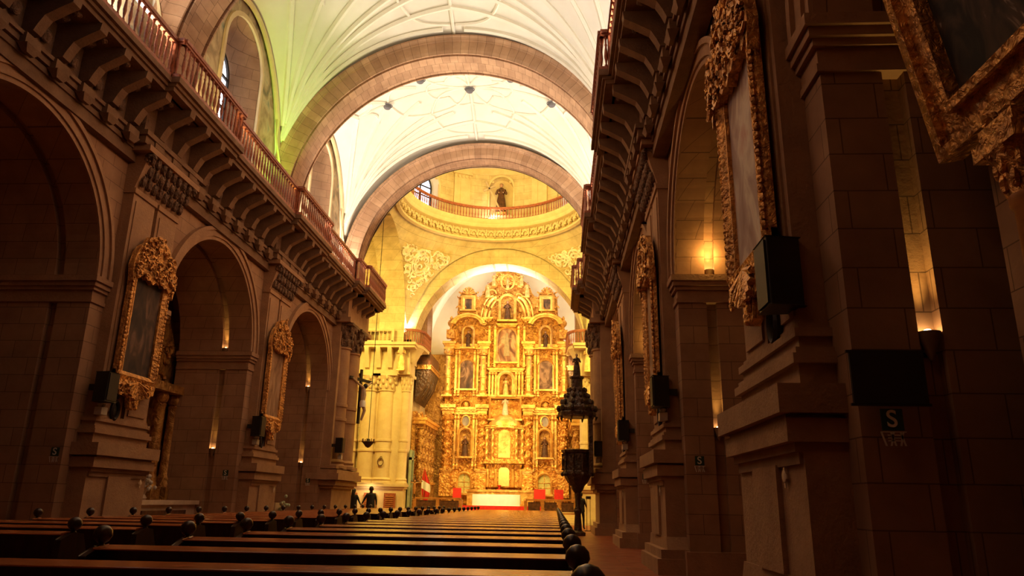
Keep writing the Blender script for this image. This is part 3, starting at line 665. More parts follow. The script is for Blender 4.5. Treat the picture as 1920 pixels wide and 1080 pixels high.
# transepts: barrel vault, far walls with half columns and a gallery
for s in (-1, 1):
    tv = MB(); r = 5.55; n = 32; y0 = CY; rows = []
    for x in (s * 5.7, s * 7.3):
        rows.append([(x, y0 - r, 0)] + [(x, y0 - r * cos(pi * k / n), PZ + r * sin(pi * k / n)) for k in range(n + 1)] + [(x, y0 + r, 10.2)])
    tv.strip(rows)
    trim(tv, 'stone_yellow', 'broad arch band of the %s transept' % SIDE[s])
    tv = MB(); r2 = 5.95
    tv.strip([[(x, y0 - r2 * cos(pi * k / n), PZ + r2 * sin(pi * k / n)) for k in range(n + 1)] for x in (s * 7.3, s * 14)])
    tv.strip([[(s * 7.3, y0 - rr * cos(pi * k / n), PZ + rr * sin(pi * k / n)) for k in range(n + 1)] for rr in (r, r2)])
    tv.add([(s * 14, y0 - r2, 0), (s * 14, y0 + r2, 0), (s * 14, y0 + r2, 18), (s * 14, y0 - r2, 18)], [(0, 1, 2, 3)])
    tv.add([(s * 7.2, 45.35, 0), (s * 14, 45.35, 0), (s * 14, 45.35, 12), (s * 7.2, 45.35, 12)], [(0, 1, 2, 3)])
    tv.add([(s * 6, 34.6, 0), (s * 14, 34.6, 0), (s * 14, 34.6, 12), (s * 6, 34.6, 12)], [(0, 1, 2, 3)])
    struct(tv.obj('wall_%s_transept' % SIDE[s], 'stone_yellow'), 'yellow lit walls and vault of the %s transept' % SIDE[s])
    # far pier
    mb = MB(); mb.box(s * 5.35, s * 7.4, 45.0, 46.6, 0, 11.0)
    mb.box(s * 5.1, s * 9.4, 44.45, 46.6, 0, .35); mb.box(s * 5.25, s * 9.4, 44.6, 46.6, .35, 2.0)
    for a, b, pr in ((1.85, 1.98, .08), (1.98, 2.12, .16), (2.12, 2.2, .08)): mb.box(s * (5.25 - pr), s * 9.4, 44.6 - pr, 46.6, a, b)
    for x in (8.9, 7.75, 6.72): column(mb, (s * x, 45.08), .50, 2.15, 7.75, ring=(4.1, 4.7))
    column(mb, (s * 5.52, 45.15), .28, 2.15, 7.75, ring=(4.1, 4.7))
    # shallow round-headed panel between the columns
    mb.strip([[(s * 6.13 + q * d, 44.98, z) for q, z in [(-.2, 2.6)] + [(-.2 * cos(pi * t / 8), 7.1 + .2 * sin(pi * t / 8)) for t in range(9)] + [(.2, 2.6)]] for d in (1.0, 1.5)])
    mb.box(s * 5.2, s * 9.4, 44.5, 46.6, 8.7, 8.86); mb.box(s * 5.3, s * 9.4, 44.6, 46.6, 8.86, 10.3)
    for k in range(6):
        x = s * (5.75 + k * .72); pr = [(44.62, 9.0), (44.4, 9.1), (44.3, 9.6), (44.0, 10.0), (43.95, 10.3), (44.7, 10.3)]
        mb.prism(pr, 'x', x - .13, x + .13)
    mb.box(s * 4.9, s * 9.4, 43.95, 46.6, 10.3, 10.45); mb.box(s * 4.85, s * 9.4, 43.85, 46.6, 10.45, 10.62)
    trim(mb, 'stone_yellow_trim', '%s chancel pier with half columns' % SIDE[s], True)
    mc = MB()
    for x in (8.9, 7.75, 6.72): capital(mc, (s * x, 45.08), .50, 7.75, 8.72)
    capital(mc, (s * 5.52, 45.15), .28, 7.75, 8.72); trim(mc, 'stone_yellow_trim', smooth=True)
    balustrade('balustrade', [(s * 9.4, 44.0), (s * 6.3, 44.0)], 10.62, 'stone-coloured railing over the bracketed ledge of the %s chancel pier' % SIDE[s], 'ledge railings of the chancel piers', 'stone_yellow_trim', .26, .85)

# chancel arch and chancel
def chancel_arch():
    m = MB(); r = 5.4; n = 40; cx = .2; zc = 10.62; rows = []
    for y, dr_ in ((45.0, 1.3), (44.92, 1.3), (44.92, 1.16), (45.0, 1.14), (45.0, .12), (44.92, .1), (44.92, 0), (46.5, 0), (46.5, .8)):
        rows.append([(cx - r - dr_, y, 9.5)] + [(cx - (r + dr_) * cos(pi * k / n), y, zc + (r + dr_) * sin(pi * k / n)) for k in range(n + 1)] + [(cx + r + dr_, y, 9.5)])
    m.strip(rows)
    wl = []; 
    for k in range(n + 1): wl.append((cx - (r + 1.2) * cos(pi * k / n), 45.02, zc + (r + 1.2) * sin(pi * k / n)))
    m.strip([wl, [(p[0] * 1.35, 45.02, 18.8) for p in wl]])
    trim(m, 'stone_yellow', 'broad chancel arch')
chancel_arch()
cw = MB()
for s in (-1, 1): cw.box(s * 5.75 + .1, s * 6.2, 46.4, 54.6, 0, 12.2)
ew = MB(); ew.box(-6.2, 6.4, 54.4, 54.7, 0, 19.5); struct(ew.obj('wall_altar_end', 'plaster'), 'plain end wall behind the altarpiece'); struct(cw.obj('wall_chancel', 'stone_yellow'), 'chancel side and end walls')
av = MB(); ar = MB()
def az_(x, y): 
    t = (y - 46.5) / 8; return 12.0 + 6.9 * sqrt(max(0, 1 - ((x - .2) / 6.0) ** 2)) 
av.strip([[(.2 - 6 * cos(pi * k / 32), y, az_(.2 - 6 * cos(pi * k / 32), y)) for k in range(33)] for y in [46.2 + q for q in range(9)] + [54.6]])
struct(av.obj('ceiling_chancel', 'plaster', smooth=True), 'cream vault over the altar')
for s in (-1, 1):
    for tx, ty in ((.2, 54.4), (.2, 52.4), (.2, 50.4), (.2 + s * 2, 48.6), (.2 + s * 3.4, 47.4)):
        p0 = (.2 + s * 5.95, 50.4); pts = []
        for k in range(21): x = p0[0] + (tx - p0[0]) * k / 20; y = p0[1] + (ty - p0[1]) * k / 20; pts.append((x, y, az_(x, y) - .04))
        ar.tube(pts, .07, 5)
ar.tube([(.2, y, 18.86) for y in (46.6, 50, 54.4)], .09, 6); trim(ar, 'rib', 'ribs of the chancel vault', True)
# side window recess of the chancel, seen at a slant on the left
for s in (-1, 1):
    mb = MB()
    for d0, d1, xx in ((1.35, 1.15, 5.55), (1.15, .8, 5.5)):
        A = [(50.2 - d0, 10.5)] + [(50.2 - d0 * cos(pi * k / 16), 13.6 + d0 * 1.5 * sin(pi * k / 16)) for k in range(17)] + [(50.2 + d0, 10.5)]
        B = [(50.2 - d1, 10.5)] + [(50.2 - d1 * cos(pi * k / 16), 13.6 + d1 * 1.5 * sin(pi * k / 16)) for k in range(17)] + [(50.2 + d1, 10.5)]
        mb.strip([[(s * 5.62, *q) for q in A], [(s * (xx - .35), *q) for q in A], [(s * (xx - .35), *q) for q in B], [(s * 5.64, *q) for q in B]])
    trim(mb, 'stone', 'arched window surround of the %s chancel wall' % SIDE[s])
    wd = window(.8, 4.6, 'skyw', 2, 4); wd.location = (s * 5.60, 50.2, 10.5); wd.rotation_euler = (0, 0, -s * pi / 2); wd.children[0].name = 'window_frame'

# ================================================================== figures of carved saints
def saint(loc, h, label, mat='robe', seed=0, face=0, group=None, arm=True, name='saint_statue'):
    rnd = random.Random(seed); t = thing(name, label, 'statue', loc, face, group); k = h / 1.75
    m = MB(); m.lathe([(.30 * k, 0), (.28 * k, .3 * k), (.22 * k, .8 * k), (.17 * k, 1.02 * k), (.20 * k, 1.25 * k), (.22 * k, 1.36 * k), (.12 * k, 1.46 * k), (.06 * k, 1.5 * k)], n=14, sy=.75)
    for q in range(7):
        a = -pi * (q + .5) / 7; m.tube([(.27 * k * cos(a), .2 * k * sin(a), .02), (.23 * k * cos(a), .18 * k * sin(a), .5 * k), (.15 * k * cos(a + .2), .13 * k * sin(a), 1.0 * k)], [.035 * k, .03 * k, .015 * k], 5)
    if arm:
        for sx in (-1, 1):
            lift = rnd.uniform(.0, .35)
            m.tube([(sx * .19 * k, 0, 1.36 * k), (sx * .28 * k, -.05 * k, 1.12 * k), (sx * .12 * k, -.24 * k, (1.1 + lift * .6) * k)], [.075 * k, .065 * k, .045 * k], 7)
    m.obj('robe', mat, t, True)
    m = MB(); m.ball((0, -.02 * k, 1.62 * k), (.095 * k, .1 * k, .125 * k), 10, 8); m.tube([(0, 0, 1.45 * k), (0, 0, 1.55 * k)], .05 * k, 6)
    m.ball((0, -.12 * k, 1.61 * k), (.015 * k, .02 * k, .03 * k), 5, 4)
    for sx in (-1, 1): m.ball((sx * .12 * k, -.25 * k, (1.12) * k), .04 * k, 6, 5)
    m.obj('head_and_hands', 'skin', t, True)
    m = MB(); m.ball((0, .02 * k, 1.68 * k), (.1 * k, .1 * k, .09 * k), 8, 6); m.obj('hair', 'hair', t, True)
    m = MB(); m.box(-.26 * k, .26 * k, -.2 * k, .2 * k, -.08 * k, 0); m.obj('plinth', 'gold2', t)
    return t

# drum niche group
st = saint((CX, CY + DR - .15, 18.95 + DZ + .12), 2.1, 'brown robed statue with a pale cross in the niche of the drum', 'robe', 2)
m = MB(); m.X = Matrix.Rotation(-.45, 4, 'Y'); m.box(-.05, .05, -.42, -.34, -.1, 2.3); m.box(-.4, .4, -.42, -.34, 1.7, 1.82); m.X = None; m.obj('cross', 'marble', st)
t = thing('floodlight', 'white lit floodlight behind the dome railing below the niche', 'floodlight', (-.35, 44.2, 18.36 + DZ))
m = MB(); m.box(-.18, .18, -.05, .05, .05, .22); m.obj('lit_face', emis('floodlight_face', (1, .95, .8), 30), t); m = MB(); m.box(-.2, .2, .05, .15, 0, .26); m.obj('housing', 'iron', t)

# ================================================================== main altarpiece, drawn as an elevation
ZT = [(500, 18.22), (520, 17.38), (540, 16.54), (560, 15.72), (580, 14.9), (600, 14.09), (620, 13.28), (640, 12.48), (660, 11.69), (680, 10.9), (700, 10.13), (720, 9.35), (740, 8.59), (760, 7.83), (780, 7.07), (800, 6.33), (820, 5.59), (840, 4.85), (860, 4.12), (880, 3.4), (900, 2.68), (920, 1.97), (940, 1.26), (960, .56)]
def EZ(v):
    for (a, b), (c, d) in zip(ZT[:-1], ZT[1:]):
        if v <= c: return b + (d - b) * (v - a) / (c - a)
    return ZT[-1][1]
def EK(v): return .0400 - (v - 510) * .0000078
AX = .22
def EX(du, v): return AX + du * EK(v)
YA = 52.6
alt = thing('altarpiece', 'towering gilded carved altarpiece filling the end wall of the chancel', 'altarpiece', (0, 0, 0))
def side_pts(pts): return [(EX(-a, v), EZ(v)) for a, v in pts]
half = [(120, 945), (120, 772), (116, 768), (116, 642), (106, 636), (104, 596), (95, 590), (93, 556), (84, 546), (72, 538), (62, 548), (56, 560), (46, 548), (40, 532), (28, 524), (22, 512), (8, 506)]
poly = [(EX(-a, v), EZ(v)) for a, v in half] + [(EX(a, v), EZ(v)) for a, v in half[::-1]]
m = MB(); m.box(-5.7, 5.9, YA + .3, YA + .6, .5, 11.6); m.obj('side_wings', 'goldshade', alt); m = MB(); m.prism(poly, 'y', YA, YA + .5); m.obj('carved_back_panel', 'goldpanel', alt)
# predella and plain bands
def band(v0, v1, du, d0, d1, name='cornice', mat='gold2'):
    m = MB(); z1, z0 = EZ(v0), EZ(v1); h = z1 - z0
    for a, b in du:
        x0, x1 = EX(a, v1), EX(b, v1)
        m.box(x0, x1, YA - d0, YA, z0, z0 + h * .35); m.box(x0 - .06, x1 + .06, YA - d0 - .08, YA, z0 + h * .35, z0 + h * .62); m.box(x0 - .14, x1 + .14, YA - d1, YA, z0 + h * .62, z1)
        k = int((x1 - x0) / .22)
        for q in range(k): m.box(x0 + (q + .25) * (x1 - x0) / k, x0 + (q + .75) * (x1 - x0) / k, YA - d0 - .13, YA, z0 + h * .40, z0 + h * .6)
        m.obj(name, mat, alt); m = MB()
band(885, 932, [(-120, -91), (-60, -24), (24, 60), (91, 120)], .25, .35, 'predella', 'gold')
band(760, 777, [(-118, -96), (-52, -34), (34, 52), (96, 118)], .55, .8); band(764, 777, [(-96, -52), (52, 96)], .22, .4)
band(642, 654, [(-116, -98), (-50, -32), (32, 50), (98, 116)], .5, .75); band(645, 654, [(-98, -50), (50, 98)], .2, .32)
band(880, 890, [(-118, -100), (-52, -34), (34, 52), (100, 118)], .6, .7)
band(690, 697, [(-32, 32)], .2, .32); band(741, 748, [(-34, 34)], .3, .5); band(607, 612, [(-17, 17)], .25, .4); band(596, 602, [(-46, -30), (30, 46)], .35, .5)
def twisted(mb, c, r, z0, z1):
    n = 14; rows = []; L = 34
    for k in range(L + 1):
        z = z0 + (z1 - z0) * k / L; ph = k * .75
        rows.append([(c[0] + .25 * r * cos(ph) + r * cos(2 * pi * i / n), c[1] + .25 * r * sin(ph) + r * sin(2 * pi * i / n), z) for i in range(n)])
    mb.strip(rows, True)
    for k in range(L * 2):
        z = z0 + (z1 - z0) * k / L / 2; a = k * 1.9; mb.ball((c[0] + r * 1.05 * cos(a), c[1] + r * 1.05 * sin(a), z), r * .28, 5, 4)
for du in (-109, -43, 43, 109):
    for du2, (v0, v1), r, kind in ((du, (777, 880), .3, 't'), (du, (654, 742), .24, 'p')):
        x = EX(du2, (v0 + v1) / 2); z0, z1 = EZ(v1), EZ(v0); m = MB(); cy = YA - .42
        m.box(x - .36, x + .36, YA - .75, YA, z0 - .12, z0); m.lathe([(.36, 0), (.36, .1), (.28, .16), (.34, .26), (.26, .32)], (x, cy, z0), 14)
        if kind == 't': twisted(m, (x, cy), r, z0 + .3, z1 - .5)
        else:
            m.lathe([(r, 0), (r, .9), (r * 1.2, .95), (r * 1.2, 1.05), (r, 1.1), (r * .88, z1 - z0 - .9)], (x, cy, z0 + .3), 14)
            for q in range(16): a = 2.4 * q; m.ball((x + r * cos(a), cy + r * sin(a), z0 + .5 + (z1 - z0 - 1.2) * q / 16), .07, 5, 4)
        m.lathe([(r * .9, 0), (r * 1.1, .12), (r * 1.6, .4), (r * 1.3, .42)], (x, cy, z1 - .52), 12)
        for q in range(8): a = 2 * pi * q / 8; m.ball((x + r * 1.25 * cos(a), cy + r * 1.25 * sin(a), z1 - .3), (.08, .08, .14), 5, 4)
        m.box(x - .34, x + .34, YA - .75, YA, z1 - .1, z1); m.obj('column', 'gold' if kind == 't' else 'gold2', alt, True)
        m = MB()
        if kind == 't': m.box(x - .38, x + .38, YA - .72, YA, EZ(932), EZ(890)); m.obj('pedestal', 'gold', alt)
# slender pilaster strips
m = MB()
for du in (-95, -89, -60, -54, 54, 60, 89, 95):
    for v0, v1 in ((778, 880), (656, 742)):
        x = EX(du, (v0 + v1) / 2); m.box(x - .08, x + .08, YA - .2, YA, EZ(v1), EZ(v0)); m.ball((x, YA - .2, EZ(v0) - .2), (.13, .1, .16), 6, 5); m.ball((x, YA - .2, EZ(v1) + .2), (.12, .1, .14), 6, 5)
for du in (-31, -25, -19, 19, 25, 31):
    x = EX(du, 720); m.box(x - .07, x + .07, YA - .28, YA, EZ(742), EZ(698)); m.ball((x, YA - .28, EZ(700)), (.12, .08, .14), 6, 5)
for du in (-33, -22, 22, 33):
    x = EX(du, 650); m.box(x - .08, x + .08, YA - .25, YA, EZ(688), EZ(612)); m.ball((x, YA - .25, EZ(614)), (.13, .1, .16), 6, 5)
m.obj('pilaster_strips', 'gold2', alt, True)
# arched frames: niches and pictures
def arched(du, v0, v1, hw, depth=.35, w=.16, name='niche_frame', mat='gold2', square=False, back=None):
    x = EX(du, (v0 + v1) / 2); h = hw * EK((v0 + v1) / 2); z0, z1 = EZ(v1), EZ(v0); m = MB()
    def o(h_, top): 
        if square: return [(x - h_, z0), (x - h_, top), (x + h_, top), (x + h_, z0)]
        return [(x - h_, z0)] + [(x - h_ * cos(pi * k / 14), top - h_ + h_ * sin(pi * k / 14)) for k in range(15)] + [(x + h_, z0)]
    A = o(h, z1); B = o(h + w, z1 + w); C = o(h + w * .5, z1 + w * .5)
    m.strip([[(a, YA - .01, b) for a, b in A], [(a, YA - depth, b) for a, b in A], [(a, YA - depth - .06, b) for a, b in C], [(a, YA - depth, b) for a, b in B], [(a, YA, b) for a, b in B]])
    m.box(x - h - w - .05, x + h + w + .05, YA - depth - .14, YA, z0 - .12, z0)
    m.obj(name, mat, alt)
    if back:
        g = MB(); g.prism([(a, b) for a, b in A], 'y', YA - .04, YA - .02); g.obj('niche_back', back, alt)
    return x, z0, z1, h
for s, nm in ((-1, 'left'), (1, 'right')):
    x, z0, z1, h = arched(s * 75, 806, 857, 10.5, .45, back='goldshade'); saint((x, YA - .22, z0 + .02), (z1 - z0) * .74, 'robed saint in the lower %s niche of the gilded altarpiece' % nm, 'robe', 5 + s)
    x, z0, z1, h = arched(s * 72.5, 614, 652, 8.5, .45, back='goldshade'); saint((x, YA - .22, z0 + .02), (z1 - z0) * .82, 'dark robed saint in the upper %s niche of the altarpiece' % nm, 'robe', 8 + s)
    x, z0, z1, h = arched(s * 75.5, 889, 926, 11.5, .3, name='door_frame')
    g = MB(); P = [(x - h, z0)] + [(x - h * cos(pi * k / 14), z1 - h + h * sin(pi * k / 14)) for k in range(15)] + [(x + h, z0)]; g.prism(P, 'y', YA - .1, YA - .03)
    dn = g.obj('altar_door', plain('pale_gold_door_%d' % s, (.75, .68, .25), .45, .2, c2=(.5, .5, .16), scale=5, bmp=.5), alt)
    g = MB(); g.box(x - .02, x + .02, YA - .13, YA - .1, z0, z1 - .05)
    for q in (.3, .55): g.box(x - h, x + h, YA - .13, YA - .1, z0 + (z1 - z0) * q, z0 + (z1 - z0) * q + .04)
    g.obj('door_bands', 'gold', dn)
    # middle pictures
    x, z0, z1, h = arched(s * 74.5, 675, 729, 14, .18, .14, 'picture_frame')
    g = MB(); P = [(x - h, z0)] + [(x - h * cos(pi * k / 14), z1 - h + h * sin(pi * k / 14)) for k in range(15)] + [(x + h, z0)]; g.prism(P, 'y', YA - .1, YA - .06)
    tag(g.obj('arched_painting', canvas('altar_picture_%d' % s, [(.35, (.07, .045, .04)), (.5, (.20, .11, .07)), (.6, (.45, .28, .18)), (.72, (.30, .09, .05))], 1.1, 4 + s)), 'dark arched painting of figures in the %s bay of the altarpiece' % nm, 'painting')
    # pediments above the upper niches
    g = MB(); cx_, cz_ = EX(s * 72.5, 600), EZ(612)
    for r0, r1, d in ((.95, 1.12, .5), (1.12, 1.3, .62)): g.strip([[(cx_ + r * cos(a) , y, cz_ + r * .72 * sin(a)) for a in [pi * (.06 + .88 * k / 20) for k in range(21)]] for r, y in ((r0, YA), (r0, YA - d), (r1, YA - d), (r1, YA))])
    g.obj('arched_pediment', 'gold2', alt)
    # small arches of the lower tier
    x, z0, z1, h = arched(s * 75, 752, 766, 9, .3, .1, 'small_arch'); g = MB(); g.ball((x, YA - .2, z0 + .25), (.22, .15, .25), 8, 6); g.obj('cherub_relief', 'gold', alt, True)
    g = MB(); cx_, cz_ = EX(s * 74.5, 790), EZ(790); g.strip([[(cx_ + a * cos(2 * pi * k / 20), YA - d, cz_ + b * sin(2 * pi * k / 20)) for k in range(21)] for a, b, d in ((.34, .44, .02), (.34, .44, .25), (.26, .36, .28), (.26, .36, .1))]); g.obj('picture_frame', 'gold2', alt)
    g = MB(); g.prism([(cx_ + .27 * cos(2 * pi * k / 16), cz_ + .37 * sin(2 * pi * k / 16)) for k in range(16)], 'y', YA - .14, YA - .1)
    tag(g.obj('oval_painting', canvas('small_oval_%d' % s, [(.4, (.25, .24, .26)), (.6, (.4, .35, .33))], 2, s)), 'small grey oval picture over the lower %s niche of the altarpiece' % nm, 'painting')
    # upper picture frames with shell crests
    x, z0, z1, h = arched(s * 74, 560, 580, 6.5, .2, .3, 'picture_frame', square=True)
    g = MB(); g.prism([(x - h, z0), (x - h, z1), (x + h, z1), (x + h, z0)], 'y', YA - .1, YA - .06)
    tag(g.obj('small_painting', canvas('attic_picture_%d' % s, [(.4, (.05, .035, .03)), (.6, (.25, .13, .08))], 2, 9 + s)), 'small dark picture in the %s attic frame of the altarpiece' % nm, 'painting')
    g = MB()
    for k in range(7): a = pi * (.08 + .84 * k / 6); g.tube([(x, YA - .2, z1 + .35), (x + .5 * cos(a), YA - .28, z1 + .35 + .55 * sin(a))], [.04, .09], 5)
    for q in (-1, 1):
        g.curl((x + q * .75, YA - .15, z1 + .25), .3, q, pi / 2); g.curl((x + q * .8, YA - .15, z0 + .1), .32, -q, -pi / 2); g.curl((x + q * .5, YA - .15, z0 - .35), .26, q, -pi / 2)
    g.obj('shell_crest', 'gold', alt, True)
    # urns
    for du, v in ((106, 634), (41, 596), (106, 606)):
        g = MB(); xx, zz = EX(s * du, v), EZ(v)
        if v == 606: continue
        g.box(xx - .3, xx + .3, YA - .4, YA + .1, zz - .02, zz + .62) if du == 106 else None
        zz += .62 if du == 106 else 0
        g.lathe([(.16, 0), (.1, .1), (.08, .2), (.24, .38), (.28, .55), (.2, .7), (.1, .76), (.12, .9), (.03, 1.05)], (xx, YA - .2, zz), 12)
        g.obj('urn', 'gold', alt, True)
    # sweeping volutes beside the upper niche
    g = MB(); rr = [(EX(s * (20 + 22 * sin(pi / 2 * k / 12)), 575), YA - .32, EZ(602 - 44 * cos(pi / 2 * k / 12))) for k in range(13)]
    g.tube(rr, .15, 8); g.tube([(a - s * .28, b, c - .12) for a, b, c in rr], .1, 8); g.tube([(a + s * .26, b, c + .12) for a, b, c in rr], .08, 8); g.curl((rr[0][0], YA - .4, rr[0][2]), .34, s, 0); g.curl((rr[-1][0], YA - .4, rr[-1][2]), .36, -s, pi)
    g.obj('volute', 'gold2', alt, True)
    # pair of seated angels
    saint((EX(s * 37, 560), YA - .4, EZ(558)), 1.15, 'gilded angel perched on the %s attic volute of the altarpiece' % nm, 'robegold', 20 + s, name='angel_statue')
    saint((EX(s * 26, 540), YA - .35, EZ(536)), .95, 'small gilded angel beside the crown of the altarpiece, %s side' % nm, 'robegold', 25 + s, name='angel_statue')
# centre column of the altarpiece
x, z0, z1, h = arched(.5, 556, 601, 12, .5, .2, back='goldshade'); saint((x, YA - .3, z0 + .02), (z1 - z0) * .8, 'dark robed saint in the topmost central niche of the altarpiece', 'robe', 31)
x, z0, z1, h = arched(0, 615, 678, 17, .2, .16, 'picture_frame')
P = [(x - h, z0)] + [(x - h * cos(pi * k / 14), z1 - h + h * sin(pi * k / 14)) for k in range(15)] + [(x + h, z0)]
g = MB(); g.prism(P, 'y', YA - .1, YA - .06); big = g.obj('arched_painting', canvas('central_picture', [(.35, (.16, .07, .04)), (.5, (.38, .18, .09)), (.62, (.60, .42, .22)), (.75, (.35, .12, .07))], 1.0, 12)); tag(big, 'arched painting with a pale standing figure, centre of the altarpiece', 'painting')
g = MB(); g.lathe([(.22, 0), (.19, .7), (.13, 1.1), (.16, 1.3), (.08, 1.42), (.06, 1.46), (.1, 1.55), (.08, 1.68), (.01, 1.74)], (x, YA - .11, z0 + .45), 12, sy=.12); g.ball((x - .35, YA - .11, z0 + 1.75), (.16, .02, .04), 8, 5); g.ball((x + .3, YA - .11, z0 + 1.75), (.16, .02, .04), 8, 5)
g.obj('painted_figure', plain('painted_pale_robe', (.45, .34, .18), .6), big, True)
x, z0, z1, h = arched(0, 702, 742, 11.5, .55, .24, back='goldshade'); saint((x, YA - .3, z0 + .02), (z1 - z0) * .84, 'pale gilt robed figure in the lit central niche', 'robegold', 33)
x, z0, z1, h = arched(0, 748, 786, 27, .5, .14, back='gold', square=True)
saint((x, YA - .35, z0 + .25), 1.35, 'crowned pale virgin statue in a triangular robe above the tabernacle', 'robeblue', 35)
g = MB()
for q in range(20): a = pi * q / 19; g.tube([(x + .35 * cos(a), YA - .1, z0 + .9 + .35 * sin(a)), (x + .82 * cos(a), YA - .12, z0 + .8 + .75 * sin(a))], [.03, .06], 5)
g.obj('sunburst', 'gold', alt, True)
g = MB()      # domed tabernacle top
g.lathe([(1.25, 0), (1.2, .3), (1.0, .62), (.7, .85), (.4, .95), (.01, 1.0)], (AX, YA - .2, EZ(803)), 24, pi, 2 * pi, 1, .6); g.obj('tabernacle_dome', 'gold2', alt, True)
tb = MB(); x0, x1 = EX(-36, 835), EX(36, 835)
tb.box(x0, x1, YA - .8, YA, EZ(805), EZ(801)); tb.box(x0 - .06, x1 + .06, YA - .9, YA, EZ(801), EZ(799)); tb.box(x0, x1, YA - .8, YA, EZ(866), EZ(861)); tb.box(x0 - .08, x1 + .08, YA - .95, YA, EZ(870), EZ(866)); tb.box(EX(-19, 835), EX(19, 835), YA - .55, YA, EZ(861), EZ(805))
tb.box(x0, x1, YA - .3, YA, EZ(861), EZ(805)); tb.obj('tabernacle', 'gold', alt)
for du in (-33, -22, 22, 33):
    m = MB(); xx = EX(du, 835); twisted(m, (xx, YA - .68), .11, EZ(861), EZ(806)); m.obj('tabernacle_column', 'gold2', alt, True)
g = MB(); g.prism([(EX(-11, 835), EZ(859)), (EX(11, 835), EZ(859)), (EX(11, 835), EZ(818))] + [(AX + .42 * cos(pi * k / 10), EZ(818) + .42 * sin(pi * k / 10)) for k in range(11)] + [(EX(-11, 835), EZ(818))], 'y', YA - .68, YA - .5); g.obj('tabernacle_door', 'gold2', alt)
g = MB(); x0, x1 = EX(-30, 890), EX(30, 890); g.box(x0, x1, YA - .5, YA, EZ(914), EZ(870)); g.obj('tabernacle_base', 'gold', alt)
for du in (-31, -16, 16, 31):
    m = MB(); xx = EX(du, 890); m.tube([(xx, YA - .62, EZ(913)), (xx + .05, YA - .75, EZ(895)), (xx, YA - .66, EZ(880)), (xx, YA - .8, EZ(871))], [.16, .1, .09, .14], 8); m.obj('scroll_bracket', 'gold2', alt, True)
g = MB(); g.prism([(EX(-10, 890), EZ(912)), (EX(10, 890), EZ(912)), (EX(10, 890), EZ(882)), (EX(6, 890), EZ(877)), (EX(-6, 890), EZ(877)), (EX(-10, 890), EZ(882))], 'y', YA - .58, YA - .45); g.obj('tabernacle_door', plain('bright_gold_door', (.95, .75, .25), .4, .5, c2=(.85, .6, .18)), alt)
# crown
g = MB(); zc = EZ(530)
g.prism([(AX + 1.0 * cos(pi * k / 16) * (1 + .08 * cos(6 * pi * k / 16)), zc - .2 + .95 * sin(pi * k / 16)) for k in range(17)], 'y', YA - .3, YA); g.obj('crown_panel', 'gold', alt)
g = MB(); g.strip([[(AX + a * cos(2 * pi * k / 24), YA - d, zc + b * sin(2 * pi * k / 24)) for k in range(25)] for a, b, d in ((.55, .62, .3), (.55, .62, .45), (.42, .5, .45), (.42, .5, .3))])
for q in (-1, 1): g.curl((AX + q * 1.05, YA - .25, zc - .1), .38, q, pi / 2); g.curl((AX + q * .75, YA - .3, zc + .6), .28, -q, 0); g.curl((AX + q * 1.25, YA - .2, zc - .85), .42, -q, 0)
g.obj('crown_scrolls', 'gold2', alt, True)
saint((AX, YA - .35, zc - .45), .8, 'tiny pale bust at the very top of the gilded altarpiece', 'robegold', 41, name='relief_figure')
# many carved scrolls over the whole front
random.seed(11)
for q in range(12):
    g = MB(); v0, v1 = 545 + q * 32, 545 + q * 32 + 32
    for k in range(95):
        v = random.uniform(v0, v1); lim = 112 if v > 772 else 104 if v > 645 else 92 if v > 595 else 84; du = random.uniform(-lim, lim)
        if v < 600 and 46 < abs(du) < 58: continue
        skip = False
        for (a, b, c, d) in ((61, 89, 670, 732), (0, 19, 610, 682), (62, 88, 804, 860), (62, 84, 610, 655), (62, 88, 886, 928), (0, 13, 698, 745), (0, 14, 552, 603), (66, 82, 556, 584), (0, 28, 745, 790), (67, 82, 778, 802), (0, 38, 798, 930)):
            if a <= abs(du) <= b and c <= v <= d: skip = True
        if skip: continue
        s_ = random.uniform(.09, .24); g.curl((EX(du, v), YA - random.uniform(.02, .12), EZ(v)), s_, random.choice((-1, 1)), random.uniform(0, 6.28))
        if k % 3 == 0: g.ball((EX(du, v) + s_ * .3, YA - .06, EZ(v)), (s_ * .5, .1, s_ * .45), 6, 5)
    g.obj('carved_scrollwork', random.choice(('gold', 'gold2', 'gold')), alt, True)

